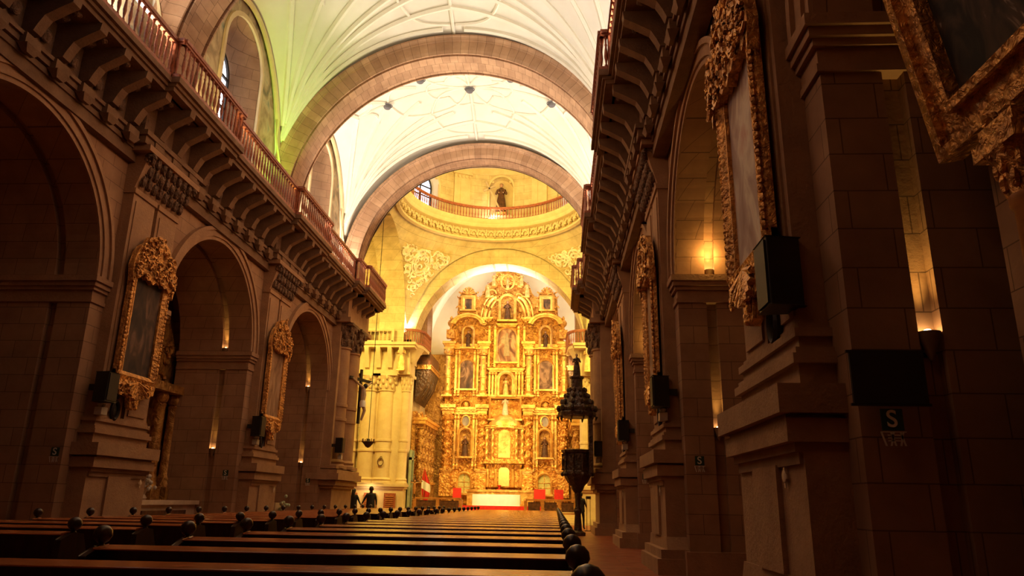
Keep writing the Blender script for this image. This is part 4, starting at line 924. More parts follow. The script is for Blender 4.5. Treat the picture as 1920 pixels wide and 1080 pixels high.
# gilded side altarpieces on the chancel walls
for s, nm in ((-1, 'left'), (1, 'right')):
    t = thing('side_altarpiece', 'aged gold carved altarpiece along the %s chancel wall' % nm, 'altarpiece', (s * 5.35 + .15, 49.15, .7)); t.scale.z = .88
    m = MB(); m.box(-.12, .12, -2.6, 2.7, 0, 6.8); m.obj('carved_back_panel', 'goldshade', t)
    for y in (-2.2, -1.1, .1, 1.3, 2.4):
        m = MB(); twisted(m, (-s * .38, y), .2, 1.9, 5.6); m.box(-s * .65, 0, y - .28, y + .28, 0, 1.8); m.box(-s * .65, 0, y - .26, y + .26, 5.6, 5.9); m.obj('column', 'goldshade', t, True)
    m = MB(); m.box(-s * .75, 0, -2.7, 2.8, 5.9, 6.15); m.box(-s * .85, 0, -2.75, 2.85, 6.15, 6.35); m.box(-s * .7, 0, -2.7, 2.8, 1.75, 1.92); m.obj('cornice', 'gold2', t)
    m = MB(); rnd = random.Random(5 + s)
    for k in range(150): m.curl((-s * .15, rnd.uniform(-2.5, 2.6), rnd.uniform(.3, 6.6)), rnd.uniform(.1, .26), rnd.choice((-1, 1)), rnd.uniform(0, 6), plane='x')
    for k in range(8): m.curl((-s * .3, -2.4 + k * .7, 6.55), .35, 1 if k % 2 else -1, 0, plane='x')
    m.obj('carved_scrollwork', 'goldshade', t, True)
    # gallery box above, with a fringe of organ-like fins below
    t = thing('chancel_tribune', 'dark fluted tribune box with gilt rim on the %s chancel wall' % nm, 'balcony', (s * 5.5 + .1, 48.8, 8.35))
    m = MB()
    for k in range(16):
        y = -1.7 + k * .23; m.prism([(-s * .1, -1.0), (-s * .75, .1 + .1 * sin(k)), (-s * 1.0, 1.1), (-s * .1, 1.1)] if s == -1 else [(-s * .1, 1.1), (-s * 1.0, 1.1), (-s * .75, .1 + .1 * sin(k)), (-s * .1, -1.0)], 'y', y - .07, y + .07)
    m.obj('fluted_underside', 'darkwood', t)
    m = MB(); m.box(-s * 1.05, 0, -1.9, 2.0, 1.1, 1.3); m.box(-s * 1.1, 0, -1.95, 2.05, 1.3, 1.38); m.obj('gilt_rim', 'goldshade', t)
    m = MB(); m.box(-s * .98, 0, -1.8, 1.9, 1.38, 2.2); m.obj('front_panel', 'robe', t)
    # bowed gallery at the chancel corner with a statue below
    ptsb = [(s * 5.75, 44.55)] + [(s * (5.55 - 1.0 * sin(pi * .5 * k / 8)) , 44.4 + 1.1 - 1.1 * cos(pi * .5 * k / 8)) for k in range(9)] + [(s * 4.5, 47.2)]
    balustrade('balustrade', ptsb, 10.62, 'red railing of the bowed gallery at the %s corner of the chancel' % nm, 'bowed chancel gallery railings', step=.18, h=.95)
    m = MB(); m.prism([(s * 5.9, 44.6)] + [(a, b - .06) for a, b in ptsb] + [(s * 5.9, 47.2)], 'z', 10.42, 10.62); m.lathe([(.1, -1.6), (.3, -1.2), (.75, -.3), (.95, 0)], (s * 5.5, 45.4, 10.42), 14); trim(m, 'stone_yellow_trim', smooth=True)
    saint((s * 5.75 + (0 if s > 0 else .0), 44.25, 8.95), 1.55, 'golden seated saint under the bowed gallery, %s corner of the chancel' % nm, 'robegold', 50 + s, name='seated_statue')

# ================================================================== sanctuary furniture
t = thing('altar_table', 'free-standing altar table with dark legs in front of the gilded altarpiece', 'table', (.05, 48.2, .70))
m = MB(); m.box(-1.45, 1.45, -.4, .4, .86, .94); m.obj('tabletop', 'woodlight', t)
for a in (-1.0, 1.0):
    m = MB(); m.box(a - .1, a + .1, -.25, .25, 0, .86); m.obj('leg', 'darkwood', t)
m = MB(); m.strip([[(-1.5, y, z), (1.5, y, z)] for y, z in ((-.47, .22), (-.46, .6), (-.45, .95), (0, .965), (.45, .95), (.46, .4))])
for s in (-1, 1): m.strip([[(s * 1.5, -.46, .95), (s * 1.5, .45, .95)], [(s * 1.53, -.47, .4), (s * 1.53, .46, .4)]])
o = m.obj('altar_cloth', 'white'); o.location = (.05, 48.2, .70); tag(o, 'bright white cloth draped over the altar table', 'tablecloth')
m = MB(); m.box(-2.9, 3.0, 46.9, 47.0, .70, .98); m.box(-2.9, 3.0, 46.6, 47.2, .68, .74); o = m.obj('red_carpet_front', 'red'); o.name = 'red_carpet'; tag(o, 'bright red carpet hanging over the sanctuary step below the altar', 'carpet')
m = MB(); m.box(-2.35 + AX, 2.1 + AX, 50.6, 51.5, .7, 1.85); m.box(-2.45 + AX, 2.2 + AX, 50.5, 51.55, 1.85, 2.0); o = m.obj('high_altar', 'gold2'); tag(o, 'long pale gold high altar block behind the white altar cloth', 'altar')
m = MB(); m.lathe([(.2, 0), (.16, .04), (.05, .06), (.05, .2), (.12, .24), (.14, .3)], n=10); o = m.obj('missal_stand', 'red'); o.location = (.0, 50.9, 2.0); tag(o, 'small dark red stand on the high altar', 'stand')
# communion rails
def rail(x0, x1, label):
    t = thing('communion_rail', label, 'railing', (x0, 45.6, .54))
    m = MB(); m.box(0, x1 - x0, -.12, .12, .78, .88); m.obj('rail_top', 'woodlight', t)
    m = MB(); m.box(0, x1 - x0, -.1, .1, 0, .1); m.obj('bottom_rail', 'woodlight', t); n = int((x1 - x0) / .95)
    for k in range(n + 1):
        m = MB(); xx = k * (x1 - x0) / n; m.box(xx - .09, xx + .09, -.1, .1, 0, .78); m.obj('post', 'woodlight', t)
    for k in range(n):
        m = MB(); xx = k * (x1 - x0) / n; m.box(xx + .14, xx + (x1 - x0) / n - .14, -.03, .03, .14, .7); m.obj('panel', 'robe', t)
rail(-4.7, -1.9, 'honey wood communion rail with dark panels, left of the altar'); rail(2.0, 5.0, 'honey wood communion rail with dark panels, right of the altar')
for (x, y, w_, lab) in ((-2.65, 49.2, .55, 'left'), (2.75, 49.4, .75, 'right'), (4.0, 49.6, .6, 'far right')):
    t = thing('sanctuary_chair', 'red upholstered sanctuary chair, %s of the altar' % lab, 'chair', (x, y, .9))
    m = MB(); m.box(-w_ / 2, w_ / 2, -.25, .3, .42, .52); m.obj('seat', 'red', t); m = MB(); m.box(-w_ / 2, w_ / 2, .22, .3, .52, 1.15); m.obj('backrest', 'red', t)
    for a in (-1, 1):
        for b in (-.22, .26): m = MB(); m.box(a * (w_ / 2 - .03) - .03, a * (w_ / 2 - .03) + .03, b - .03, b + .03, 0, .42 if b < 0 else .52); m.obj('leg', 'darkwood', t)
# flag
t = thing('flag', 'red and white striped flag hanging on a pole left of the altar', 'flag', (-4.3, 46.3, .7))
m = MB(); m.tube([(0, 0, 0), (0, 0, 2.6)], .025, 8); m.ball((0, 0, 2.65), .06); m.lathe([(.2, 0), (.2, .04), (.05, .1)], n=12); m.obj('pole', 'gold2', t, True)
def flagpart(name, z0, z1, mat):
    m = MB(); rows = []
    for zz in [z0 + (z1 - z0) * k / 6 for k in range(7)]:
        w_ = .30 * sin(pi * min(1, max(.04, (zz - .45) / 2.0))) + .05
        rows.append([(.02 + w_ * u * 1.6 - w_ * .5, .07 * sin(u * 9) * (1.2 - zz * .3) - .05, zz - u * .28) for u in [i / 10 for i in range(11)]])
    m.strip(rows); m.obj(name, mat, t, True)
flagpart('red_stripe', 1.75, 2.5, 'red'); flagpart('white_stripe', 1.25, 1.75, 'white'); flagpart('red_stripe', .55, 1.25, 'red')
# small standing crucifix
t = thing('altar_crucifix', 'small wooden crucifix with outstretched pale figure left of the flag', 'crucifix', (-4.75, 45.6, .7))
m = MB(); m.box(-.03, .03, 0, .05, 0, 2.0); m.box(-.45, .45, 0, .05, 1.6, 1.67); m.obj('cross', 'darkwood', t); m = MB(); m.tube([(0, -.04, .9), (0, -.06, 1.3), (0, -.05, 1.55)], [.05, .09, .06], 8); m.tube([(-.4, -.03, 1.63), (0, -.06, 1.5), (.4, -.03, 1.63)], [.025, .05, .025], 6); m.ball((0, -.06, 1.65), .07); m.obj('figure', 'woodlight', t, True)
t = thing('side_door_frame', 'pale green door surround with dark opening at the left of the chancel', 'door frame', (-5.1, 45.85, .7))
m = MB(); m.box(-.12, .0, -.25, .3, 0, 3.4); m.obj('dark_leaf', 'black', t); m = MB(); m.box(-.06, .1, .3, .45, 0, 3.5); m.box(-.06, .1, -.4, -.28, 0, 3.5); m.box(-.06, .1, -.4, .45, 2.9, 3.05); m.obj('frame', 'greygreen', t)
# doors and notice boards at the foot of the left transept pier
for k, x in enumerate((-8.3, -7.2, -6.0)):
    t = thing('wall_cabinet', 'orange-lit louvred wooden cabinet at the foot of the left transept pier, %s' % ('left one', 'middle one', 'right one')[k], 'cabinet', (x, 44.5, .36))
    m = MB(); m.box(-.33, .33, -.12, .1, 0, 1.25); m.obj('body', 'railwood', t)
    m = MB(); [m.box(-.24, .24, -.16, -.12, .15 + q * .11, .2 + q * .11) for q in range(9)]; m.obj('louvres', 'woodlight', t)
light('cabinet_lamp', 'AREA', (-7.2, 43.9, 2.0), 12, (1, .7, .4), .3, (-7.2, 44.5, .8))

# ================================================================== pulpit
t = thing('pulpit', 'dark carved wooden pulpit with domed canopy on the right crossing pier', 'pulpit', (4.66, 30.6, 0))
m = MB(); m.lathe([(.12, 1.62), (.22, 1.75), (.28, 1.9), (.42, 2.05), (.55, 2.3), (.60, 2.36), (.60, 2.45), (.56, 2.5), (.56, 3.15), (.63, 3.2), (.66, 3.3), (.58, 3.32)], n=10); m.obj('basket', 'darkwood', t)
for k in range(10):
    a = 2 * pi * k / 10; m = MB(); m.lathe([(.05, 2.5), (.03, 2.6), (.05, 2.8), (.03, 3.0), (.05, 3.15)], (.6 * cos(a), .6 * sin(a), 0), 7); m.ball((.6 * cos(a), .6 * sin(a), 2.35), .09, 6, 5); m.obj('colonnette', 'darkwood', t, True)
m = MB(); m.lathe([(.3, 0), (.3, .12), (.16, .2), (.12, .8), (.17, .95), (.1, 1.1), (.13, 1.64)], n=12); m.obj('stem', 'darkwood', t, True)
m = MB(); m.box(.45, .62, -.45, .45, 2.4, 5.0); m.obj('backboard', 'darkwood', t)
m = MB(); m.lathe([(.62, 4.62), (.78, 4.66), (.8, 4.8), (.72, 4.86), (.74, 5.0), (.62, 5.12), (.45, 5.5), (.36, 5.7), (.36, 5.8), (.24, 5.84), (.24, 6.2), (.3, 6.25), (.3, 6.32), (.1, 6.34)], n=10); m.obj('canopy', 'darkwood', t)
m = MB()
for k in range(10):
    a = 2 * pi * k / 10
    for r_, z_, q in ((.76, 4.98, .12), (.62, 5.25, .11), (.48, 5.5, .1), (.36, 5.75, .09)):
        m.ball((r_ * cos(a), r_ * sin(a), z_), (q * .8, q * .8, q * 1.2), 6, 5)
    m.tube([(.8 * cos(a), .8 * sin(a), 4.66), (.76 * cos(a), .76 * sin(a), 4.5)], [.06, .02], 5)
m.obj('canopy_ornament', 'darkwood', t, True)
saint((4.66, 30.6, 6.34), .95, 'small dark statue standing on top of the pulpit canopy', 'darkwood', 61)

# ================================================================== crucifix on the left crossing pier
t = thing('wall_crucifix', 'large crucifix with a pale bent body hanging on the left crossing pier', 'crucifix', (-5.22, 33.4, 4.55), pi / 2 - .35)
m = MB(); m.box(-.07, .07, 0, .08, 0, 2.5); m.box(-.85, .85, 0, .08, 1.95, 2.08); m.obj('cross', 'iron', t)
m = MB(); m.tube([(.03, -.1, .15), (.1, -.2, .6), (.0, -.14, .95), (.0, -.16, 1.3), (0, -.14, 1.6)], [.05, .075, .1, .13, .1], 8); m.tube([(-.75, -.04, 2.0), (-.38, -.1, 1.78), (0, -.14, 1.62), (.38, -.1, 1.78), (.75, -.04, 2.0)], [.035, .05, .08, .05, .035], 7)
m.obj('figure', plain('ivory_figure', (.52, .38, .28), .5), t, True); m = MB(); m.ball((.05, -.2, 1.72), (.1, .11, .13), 8, 6); m.obj('hair', 'hair', t, True); m = MB(); m.lathe([(.14, .75), (.15, .95), (.12, 1.05)], (0, -.15, 0), 10); m.obj('loincloth', 'white', t, True)
# hanging oil lamp on a long chain in the transept
t = thing('hanging_lamp', 'dark tiered hanging lamp on a long chain before the left transept', 'lamp', (-5.75, 37.5, 4.0))
m = MB(); m.tube([(0, 0, .1), (0, 0, 12.2)], .018, 5); m.obj('chain', 'iron', t); m = MB(); m.lathe([(.02, -.25), (.12, -.2), (.28, 0), (.34, .05), (.1, .08), (.06, .2)], n=14); m.obj('bowl', 'iron', t, True)
m = MB(); [m.tube([(.3 * cos(a), .3 * sin(a), .05), (.3 * cos(a), .3 * sin(a), .2)], .02, 5) for a in [k * pi / 4 for k in range(8)]]; m.obj('candle', 'robe', t)
t = thing('hanging_cable', 'thin dark cable with a hook hanging down the lit transept wall', 'cable', (-6.9, 44.4, 11.0)); m = MB(); m.tube([(0, 0, .3), (-.05, 0, 2.5), (-.3, 0, 5.0), (-.8, -.0, 6.2)], .03, 5); m.obj('cord', 'iron', t); m = MB(); m.ball((0, 0, .25), (.16, .06, .06)); m.obj('hook', 'iron', t)
m = MB(); m.strip([[(.19 * a * cos(2 * pi * k / 20), -b, .24 * a * sin(2 * pi * k / 20)) for k in range(21)] for a, b in ((1, 0), (1.05, .06), (.8, .06), (.8, 0))]); [m.curl((.0, -.03, .26), .08, q, 0) for q in (-1, 1)]
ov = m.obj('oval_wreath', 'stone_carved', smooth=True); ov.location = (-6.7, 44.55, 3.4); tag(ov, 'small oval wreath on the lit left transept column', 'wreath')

# ================================================================== nave paintings in gilt frames
def painting(s, p, label, stops, seed, lean=.0):
    rnd = random.Random(seed)
    # local: x across, z up from the pendant tip, front = -Y
    t = thing('framed_painting', label, 'painting', (s * (5.76 + OX[s]), p + (-.02), 3.05), -s * pi / 2, 'gilt framed paintings on the nave piers', rx=lean)
    HW, Z0_, Z1_ = .80, .62, 3.25
    m = MB()
    for a, b in ((-HW, -HW + .2), (HW - .2, HW)): m.prism([(a, -.04), (b, -.04), (b, -.10), ((a + b) / 2, -.17), (a, -.12)], 'z', Z0_, Z1_)
    m.prism([(Z0_, -.1), (Z0_, -.04), (Z0_ + .18, -.04), (Z0_ + .18, -.1), (Z0_ + .09, -.17)][::-1] and [(-.04, Z0_), (-.12, Z0_), (-.17, Z0_ + .09), (-.10, Z0_ + .18), (-.04, Z0_ + .18)], 'x', -HW, HW)
    m.prism([(-.04, Z1_ - .18), (-.10, Z1_ - .18), (-.17, Z1_ - .09), (-.12, Z1_), (-.04, Z1_)], 'x', -HW, HW)
    for x0, x1 in ((-HW + .2, -HW + .24), (HW - .24, HW - .2)): m.box(x0, x1, -.12, -.04, Z0_ + .18, Z1_ - .1)
    m.obj('frame', 'oldgold', t)
    for q in (-1, 1):
        m = MB()
        for k in range(26):
            z = Z0_ + .08 + (Z1_ - Z0_ - .2) * k / 25
            m.curl((q * (HW - .06), -.15, z), .065, q, rnd.uniform(0, 3)); m.ball((q * (HW - .04), -.15, z + .04), (.045, .04, .05), 5, 4)
        m.obj('frame_carving', 'oldgold', t, True)
    m = MB(); m.box(-HW + .2, HW - .2, -.07, -.05, Z0_ + .16, Z1_ - .15); m.obj('canvas', canvas('canvas_%d' % seed, stops, 1.6, seed, .85), t)
    m = MB()            # arched crest that overlaps the top of the frame like a fringe
    P = [(-.86, 2.75), (-.80, 2.98)] + [(-.66 + k * .12, 2.98 - (.07 if k % 2 else 0) + .04 * sin(k)) for k in range(12)] + [(.80, 2.98), (.86, 2.75), (.93, 3.1), (.86, 3.4), (.72, 3.62), (.55, 3.72), (.42, 3.92), (.2, 4.0), (0, 4.08), (-.2, 4.0), (-.42, 3.92), (-.55, 3.72), (-.72, 3.62), (-.86, 3.4), (-.93, 3.1)]
    m.prism(P, 'y', -.2, -.08); m.obj('crest', 'oldgold', t)
    m = MB()
    for k in range(90):
        x = rnd.uniform(-.82, .82); top = 4.02 - 1.0 * abs(x) ** 1.8; z = rnd.uniform(2.97, top); m.curl((x, -.22 - .05 * rnd.random(), z), rnd.uniform(.06, .14), rnd.choice((-1, 1)), rnd.uniform(0, 6.3))
    m.obj('crest_carving', 'oldgold', t, True)
    m = MB(); P = [(-.78, .62), (.78, .62), (.74, .42), (.55, .36), (.42, .3), (.2, .26), (.14, .05), (0, 0), (-.14, .05), (-.2, .26), (-.42, .3), (-.55, .36), (-.74, .42)]
    m.prism(P[::-1], 'y', -.16, -.05); m.obj('pendant', 'oldgold', t)
    m = MB()
    for k in range(9): a = pi + pi * (.1 + .8 * k / 8); m.tube([(.0, -.18, .62), (.42 * cos(a), -.2, .62 + .4 * sin(a))], [.02, .045], 5)
    for k in range(34): x = rnd.uniform(-.66, .66); z = rnd.uniform(.34 + .0 * x, .6); m.curl((x, -.18, z), rnd.uniform(.05, .1), rnd.choice((-1, 1)), rnd.uniform(0, 6))
    for k in range(6): m.ball((rnd.uniform(-.1, .1), -.17, .05 + k * .06), .05, 6, 5)
    m.obj('pendant_carving', 'oldgold', t, True)
    m = MB(); m.tube([(0, .02, 3.6), (0, .3, 4.5)], .012, 5); m.obj('hanging_cord', 'iron', t)
    return t
DARK = [(.35, (.022, .015, .012)), (.55, (.07, .04, .025)), (.68, (.20, .11, .07)), (.8, (.05, .03, .02))]
PALE = [(.3, (.35, .24, .20)), (.45, (.46, .34, .30)), (.58, (.66, .58, .48)), (.72, (.55, .33, .28))]
BROWN = [(.3, (.16, .08, .04)), (.5, (.30, .17, .09)), (.65, (.42, .26, .15)), (.8, (.2, .1, .06))]
painting(-1, 15.85, 'gilt framed dark portrait with leafy crest on the second left pier', DARK, 1)
painting(-1, 24.1, 'gilt framed brown painting with leafy crest on the third left pier', BROWN, 2)
painting(1, 7.6, 'gilt framed pale pink painting with leafy crest on the nearest right pier', PALE, 3, .0)
painting(1, 15.85, 'gilt framed brown painting seen edge-on on the second right pier', BROWN, 4)
painting(1, 24.1, 'gilt framed painting seen edge-on on the third right pier', BROWN, 5)

# loudspeakers, wreaths, small white boxes, safety signs
def speaker(s, y, label, z=3.12, h=.62, x=5.84):
    t = thing('loudspeaker', label, 'loudspeaker', (s * (x + OX[s]), y, z), -s * pi / 2, 'black loudspeakers beside the pier pilasters')
    m = MB(); m.prism([(-.2, -.30), (.2, -.30), (.14, .02), (-.14, .02)], 'z', 0, h); m.obj('cabinet', 'black', t, bevel=.015)
    m = MB(); m.box(-.17, .17, -.32, -.30, .03, h - .03); m.obj('grille', 'iron', t); m = MB(); m.box(-.03, .03, 0, .2, h * .4, h * .6); m.obj('bracket', 'iron', t)
def whitebox(s, y, label, z=2.98, x=5.8):
    t = thing('emergency_lamp', label, 'lamp', (s * (x + OX[s]), y, z), -s * pi / 2, 'small white emergency lamps under the loudspeakers')
    m = MB(); m.box(-.11, .11, -.16, 0, -.08, .08); m.obj('body', 'whitepl', t, bevel=.01)
    for a in (-1, 1): m = MB(); m.lathe([(.02, -.02), (.05, .02), (.05, .05), (.01, .06)], (a * .07, -.08, .1), 8); m.obj('lamp_head', 'whitepl', t, True)
def wreath(s, p, label, z=2.92):
    m = MB(); m.strip([[(.13 * a * cos(2 * pi * k / 20), -b, .2 * a * sin(2 * pi * k / 20)) for k in range(21)] for a, b in ((1.1, 0), (1.15, .05), (.95, .08), (.8, .05), (.8, .0))])
    m.ball((0, -.01, 0), (.09, .03, .14), 10, 6); m.curl((-.03, -.04, .27), .06, 1, 0); m.curl((.03, -.04, .27), .06, -1, pi); m.box(-.015, .015, -.05, -.02, .24, .36)
    o = m.obj('oval_wreath', 'iron', smooth=True); o.location = (s * (5.79 + OX[s]), p, z); o.rotation_euler = (0, 0, -s * pi / 2); tag(o, label, 'wreath', 'oval wreaths below the nave paintings')
PN = {7.6: 'nearest', 15.85: 'second', 24.1: 'third', 32.0: 'crossing'}
for s in (-1, 1):
    for p in (7.6, 15.85, 24.1, 32.0):
        if s == -1 and p == 7.6: continue
        y = p - .92 - (.1 if p != 32.0 else -.1)
        big_ = (s == 1 and p == 7.6)
        speaker(s, y + (.12 if big_ else 0), 'black loudspeaker by the %s %s pier' % (PN[p], SIDE[s]), 3.0 if big_ else 3.1, .66 if big_ else .62, 5.82 if p < 30 else 5.5)
        if not big_: whitebox(s, y + .05, 'white emergency lamp under the loudspeaker of the %s %s pier' % (PN[p], SIDE[s]), 2.92, 5.80 if p < 30 else 5.4)
        if p < 30: wreath(s, p + (-.42 if s == -1 else -.35), 'small dark oval wreath below the painting on the %s %s pier' % (PN[p], SIDE[s]), 3.0)

def text_mesh(body, size, mat, parent, loc, name='letter', rot=(pi / 2, 0, 0), ext=.003):
    cu = bpy.data.curves.new(name, 'FONT'); cu.body = body; cu.size = size; cu.align_x = 'CENTER'; cu.align_y = 'CENTER'; cu.extrude = ext; cu.offset = size * .012
    ob = bpy.data.objects.new(name, cu); COL.objects.link(ob); dg = bpy.context.evaluated_depsgraph_get(); me = bpy.data.meshes.new_from_object(ob.evaluated_get(dg)); bpy.data.objects.remove(ob)
    me.materials.clear(); me.materials.append(M[mat]); o = bpy.data.objects.new(name, me); COL.objects.link(o); o.parent = parent; o.location = loc; o.rotation_euler = rot; return o
def sign(x, y, z, label, rotz=0, k=1.0):
    t = thing('safety_sign', label, 'sign', (x, y, z), rotz, 'S safety signs on the nave piers')
    m = MB(); m.box(-.085 * k, .085 * k, -.008, 0, -.02 * k, .15 * k); m.obj('green_panel', 'green', t)
    text_mesh('S', .19 * k, 'signwhite', t, (-.005 * k, -.012, .065 * k))
    m = MB(); m.box(-.1 * k, .1 * k, -.006, -.003, -.035 * k, -.028 * k)
    for q in range(5):
        a = (-.075 + q * .037) * k; m.add([(a, -.007, -.14 * k), (a + .016 * k, -.007, -.14 * k), (a + .03 * k * (1 if q % 2 else -1) + .016 * k, -.007, -.03 * k), (a + .03 * k * (1 if q % 2 else -1), -.007, -.03 * k)], [(0, 1, 2, 3)])
    for q in range(3): m.box(-.05 * k, .055 * k, -.007, -.004, (-.06 - q * .022) * k, (-.052 - q * .022) * k)
    m.obj('lettering_strokes', 'signhaze', t)
sign(6.42, 6.03, 1.86, 'green sign with a pale S on the big dark jamb at the right edge', 0, 1.0)
sign(6.46, 14.27, 1.98, 'green sign with a pale S on the second right jamb beyond the pedestal', 0, 1.0)
sign(6.42, 22.52, 1.96, 'tiny green S sign on the third right jamb', 0, 1.0)
sign(-6.12, 14.27, 1.98, 'dim green S sign on the jamb left of the second left pier', 0, 1.0)
sign(-6.3, 22.52, 1.88, 'dim green S sign on the jamb left of the third left pier', 0, 1.0)
sign(-6.45, 30.75, 1.88, 'dim green S sign on the jamb left of the crossing pier', 0, 1.0)
# dark framed board on the near right jamb
t = thing('notice_board', 'flat black board on the dark jamb above the S sign at the right', 'board', (6.42, 6.02, 2.05)); m = MB(); m.box(-.29, .29, -.03, 0, 0, .41); m.obj('panel', 'black', t); m = MB(); m.box(-.31, .31, -.025, 0, -.02, 0); m.box(-.31, .31, -.025, 0, .41, .43); m.obj('frame', 'iron', t)
# little emblems on the pedestals
for s, p, lab in ((-1, 15.85, 'second left'), (1, 7.6, 'nearest right'), (-1, 24.1, 'third left'), (1, 15.85, 'second right'), (1, 24.1, 'third right')):
    m = MB(); m.box(-.02, .02, -.01, 0, -.09, .09); m.box(-.07, .07, -.01, 0, -.01, .03); m.ball((0, -.01, .01), (.055, .01, .06), 8, 6)
    o = m.obj('consecration_cross', 'marble', smooth=True); o.location = (s * (5.655 + OX[s]), p + (.83 if s < 0 else -.62), 1.5); o.rotation_euler = (0, 0, -s * pi / 2); tag(o, 'small pale cross emblem on the pedestal of the %s pier' % lab, 'cross', 'consecration crosses on the pedestals')

# ================================================================== wall lamps in the grooves of the arch jambs
def wall_lamp(s, y, z, label, power):
    t = thing('wall_lamp', label, 'lamp', (s * 6.89, y, z), group='uplighters in the arch jambs')
    m = MB(); m.lathe([(.015, -.24), (.03, -.2), (.075, -.08), (.1, .0), (.092, .0), (.066, -.07), (.01, -.12)], (0, -.06, 0), 14, sy=1); m.obj('bowl', 'lampmetal', t, True)
    m = MB(); m.ball((0, -.06, -.02), (.05, .05, .05), 8, 6); m.obj('bulb', 'lampglass', t, True)
    m = MB(); m.box(-.02, .02, -.04, .06, -.2, -.1); m.obj('bracket', 'iron', t)
    l = light('wall_lamp_light', 'SPOT', (s * 6.89, y - .07, z + .06), power * 3.2, (1, .62, .16), .035, (s * 6.87, y - .02, z + 3), 42, .9); l.parent = t; l.location = (0, -.07, .05)
    if s > 0 and z > 4: l2 = light('wall_lamp_spill', 'POINT', (0, 0, 0), power * 1.1, (1, .55, .13), .04); l2.parent = t; l2.location = (0, -.32, .28)
BN = {3.5: 'nearest', 11.725: 'second', 19.975: 'third', 28.225: 'fourth'}
for s in (-1, 1):
    for m_ in MID[1:]:
        yj = m_ + RI + .045 + .06
        for z, nm, pw in ((2.68, 'lower', 16), (5.86, 'upper', 20)):
            k_ = BN[min(BN, key=lambda q: abs(q - m_))]
            if (s == -1 and m_ < 15) or (m_ < 8 and z > 4): continue                      # unlit and dark on the near left
            wall_lamp(s, yj, z, '%s lit wall lamp on the far jamb of the %s arch on the %s' % (nm, k_, SIDE[s]), pw * (1 if s > 0 else .55) * (1.6 if m_ < 8 else 1))

# ================================================================== chapel fittings behind the arches
def chapel_retable(s, yc, label, h=7.2):
    t = thing('chapel_altarpiece', label, 'altarpiece', (s * 8.9, yc, 0), -s * pi / 2, 'dark carved altarpieces in the side chapels')
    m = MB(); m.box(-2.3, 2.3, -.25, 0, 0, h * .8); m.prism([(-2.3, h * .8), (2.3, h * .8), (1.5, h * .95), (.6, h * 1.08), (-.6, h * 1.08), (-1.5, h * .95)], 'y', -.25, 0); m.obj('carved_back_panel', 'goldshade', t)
    for x in (-2.1, -1.25, 1.25, 2.1):
        m = MB(); column(m, (x, -.55), .17, 1.5, h * .55); m.box(x - .26, x + .26, -.8, 0, .9, 1.5); m.ball((x, -.55, h * .55 + .2), (.26, .22, .24), 8, 6); m.obj('column', 'goldshade', t, True)
    m = MB(); m.box(-2.4, 2.4, -.85, 0, h * .55 + .35, h * .55 + .6); m.obj('cornice', 'goldshade', t)
    m = MB(); rnd = random.Random(int(yc))
    for k in range(60): m.curl((rnd.uniform(-2, 2), -.3, rnd.uniform(1.5, h)), rnd.uniform(.12, .28), rnd.choice((-1, 1)), rnd.uniform(0, 6))
    m.obj('carved_scrollwork', 'goldshade', t, True)
    m = MB(); m.box(-.8, .8, -.32, -.24, 1.8, 3.7); m.obj('picture', canvas('chapel_canvas_%d' % int(yc * 2 + s), DARK, 2, yc), t)
def chapel_altar(s, yc, label):
    t = thing('chapel_altar', label, 'altar', (s * 8.08, yc, 0), -s * pi / 2)
    m = MB(); m.box(-1.9, 1.9, -1.0, .0, 1.0, 1.12); m.obj('altar_slab', 'marble', t)
    m = MB(); m.box(-1.8, 1.8, -.9, .0, 0, 1.0); m.obj('altar_block', 'marble', t); m = MB(); m.box(-1.2, 1.2, -.94, -.9, .15, .85); m.obj('front_panel', 'robe', t)
for s in (-1, 1):
    for yc in (11.725, 19.975, 28.225):
        if s == 1 and yc > 12: continue
        nm = {11.725: 'second', 19.975: 'third', 28.225: 'fourth'}[yc]
        chapel_retable(s, yc + (.7 if s < 0 else 0), 'dim gilt altarpiece in the chapel behind the %s arch on the %s' % (nm, SIDE[s]))
        if 12 < yc < 25: chapel_altar(s, yc + .85, 'pale stone altar in the chapel behind the %s arch on the left' % nm)
m = MB(); rnd = random.Random(4)
m.lathe([(.08, 0), (.12, .05), (.06, .15), (.1, .3)], n=10); vz_ = m
t = thing('flower_vase', 'vase of pale flowers on the chapel altar behind the third left arch', 'vase', (-7.9, 20.9, 1.12)); m.obj('vase', 'marble', t, True)
m = MB(); [m.ball((rnd.gauss(0, .12), rnd.gauss(0, .12), .5 + rnd.gauss(0, .1)), .06, 6, 5) for k in range(26)]; m.obj('flowers', 'whitepl', t, True)
# pale cloth-covered stand beside the fourth left arch
t = thing('side_table', 'pale cloth-covered stand with a small plant before the fourth left arch', 'table', (-7.6, 29.4, 0)); m = MB(); m.box(-.5, .5, -.3, .3, 0, 1.05); m.obj('cloth_front', 'marble', t); m = MB(); [m.ball((.75 + rnd.gauss(0, .1), rnd.gauss(0, .1), .95 + rnd.gauss(0, .1)), .07, 6, 5) for k in range(14)]; m.tube([(.75, 0, 0), (.75, 0, .9)], .03, 6); m.obj('plant', 'greygreen', t, True)

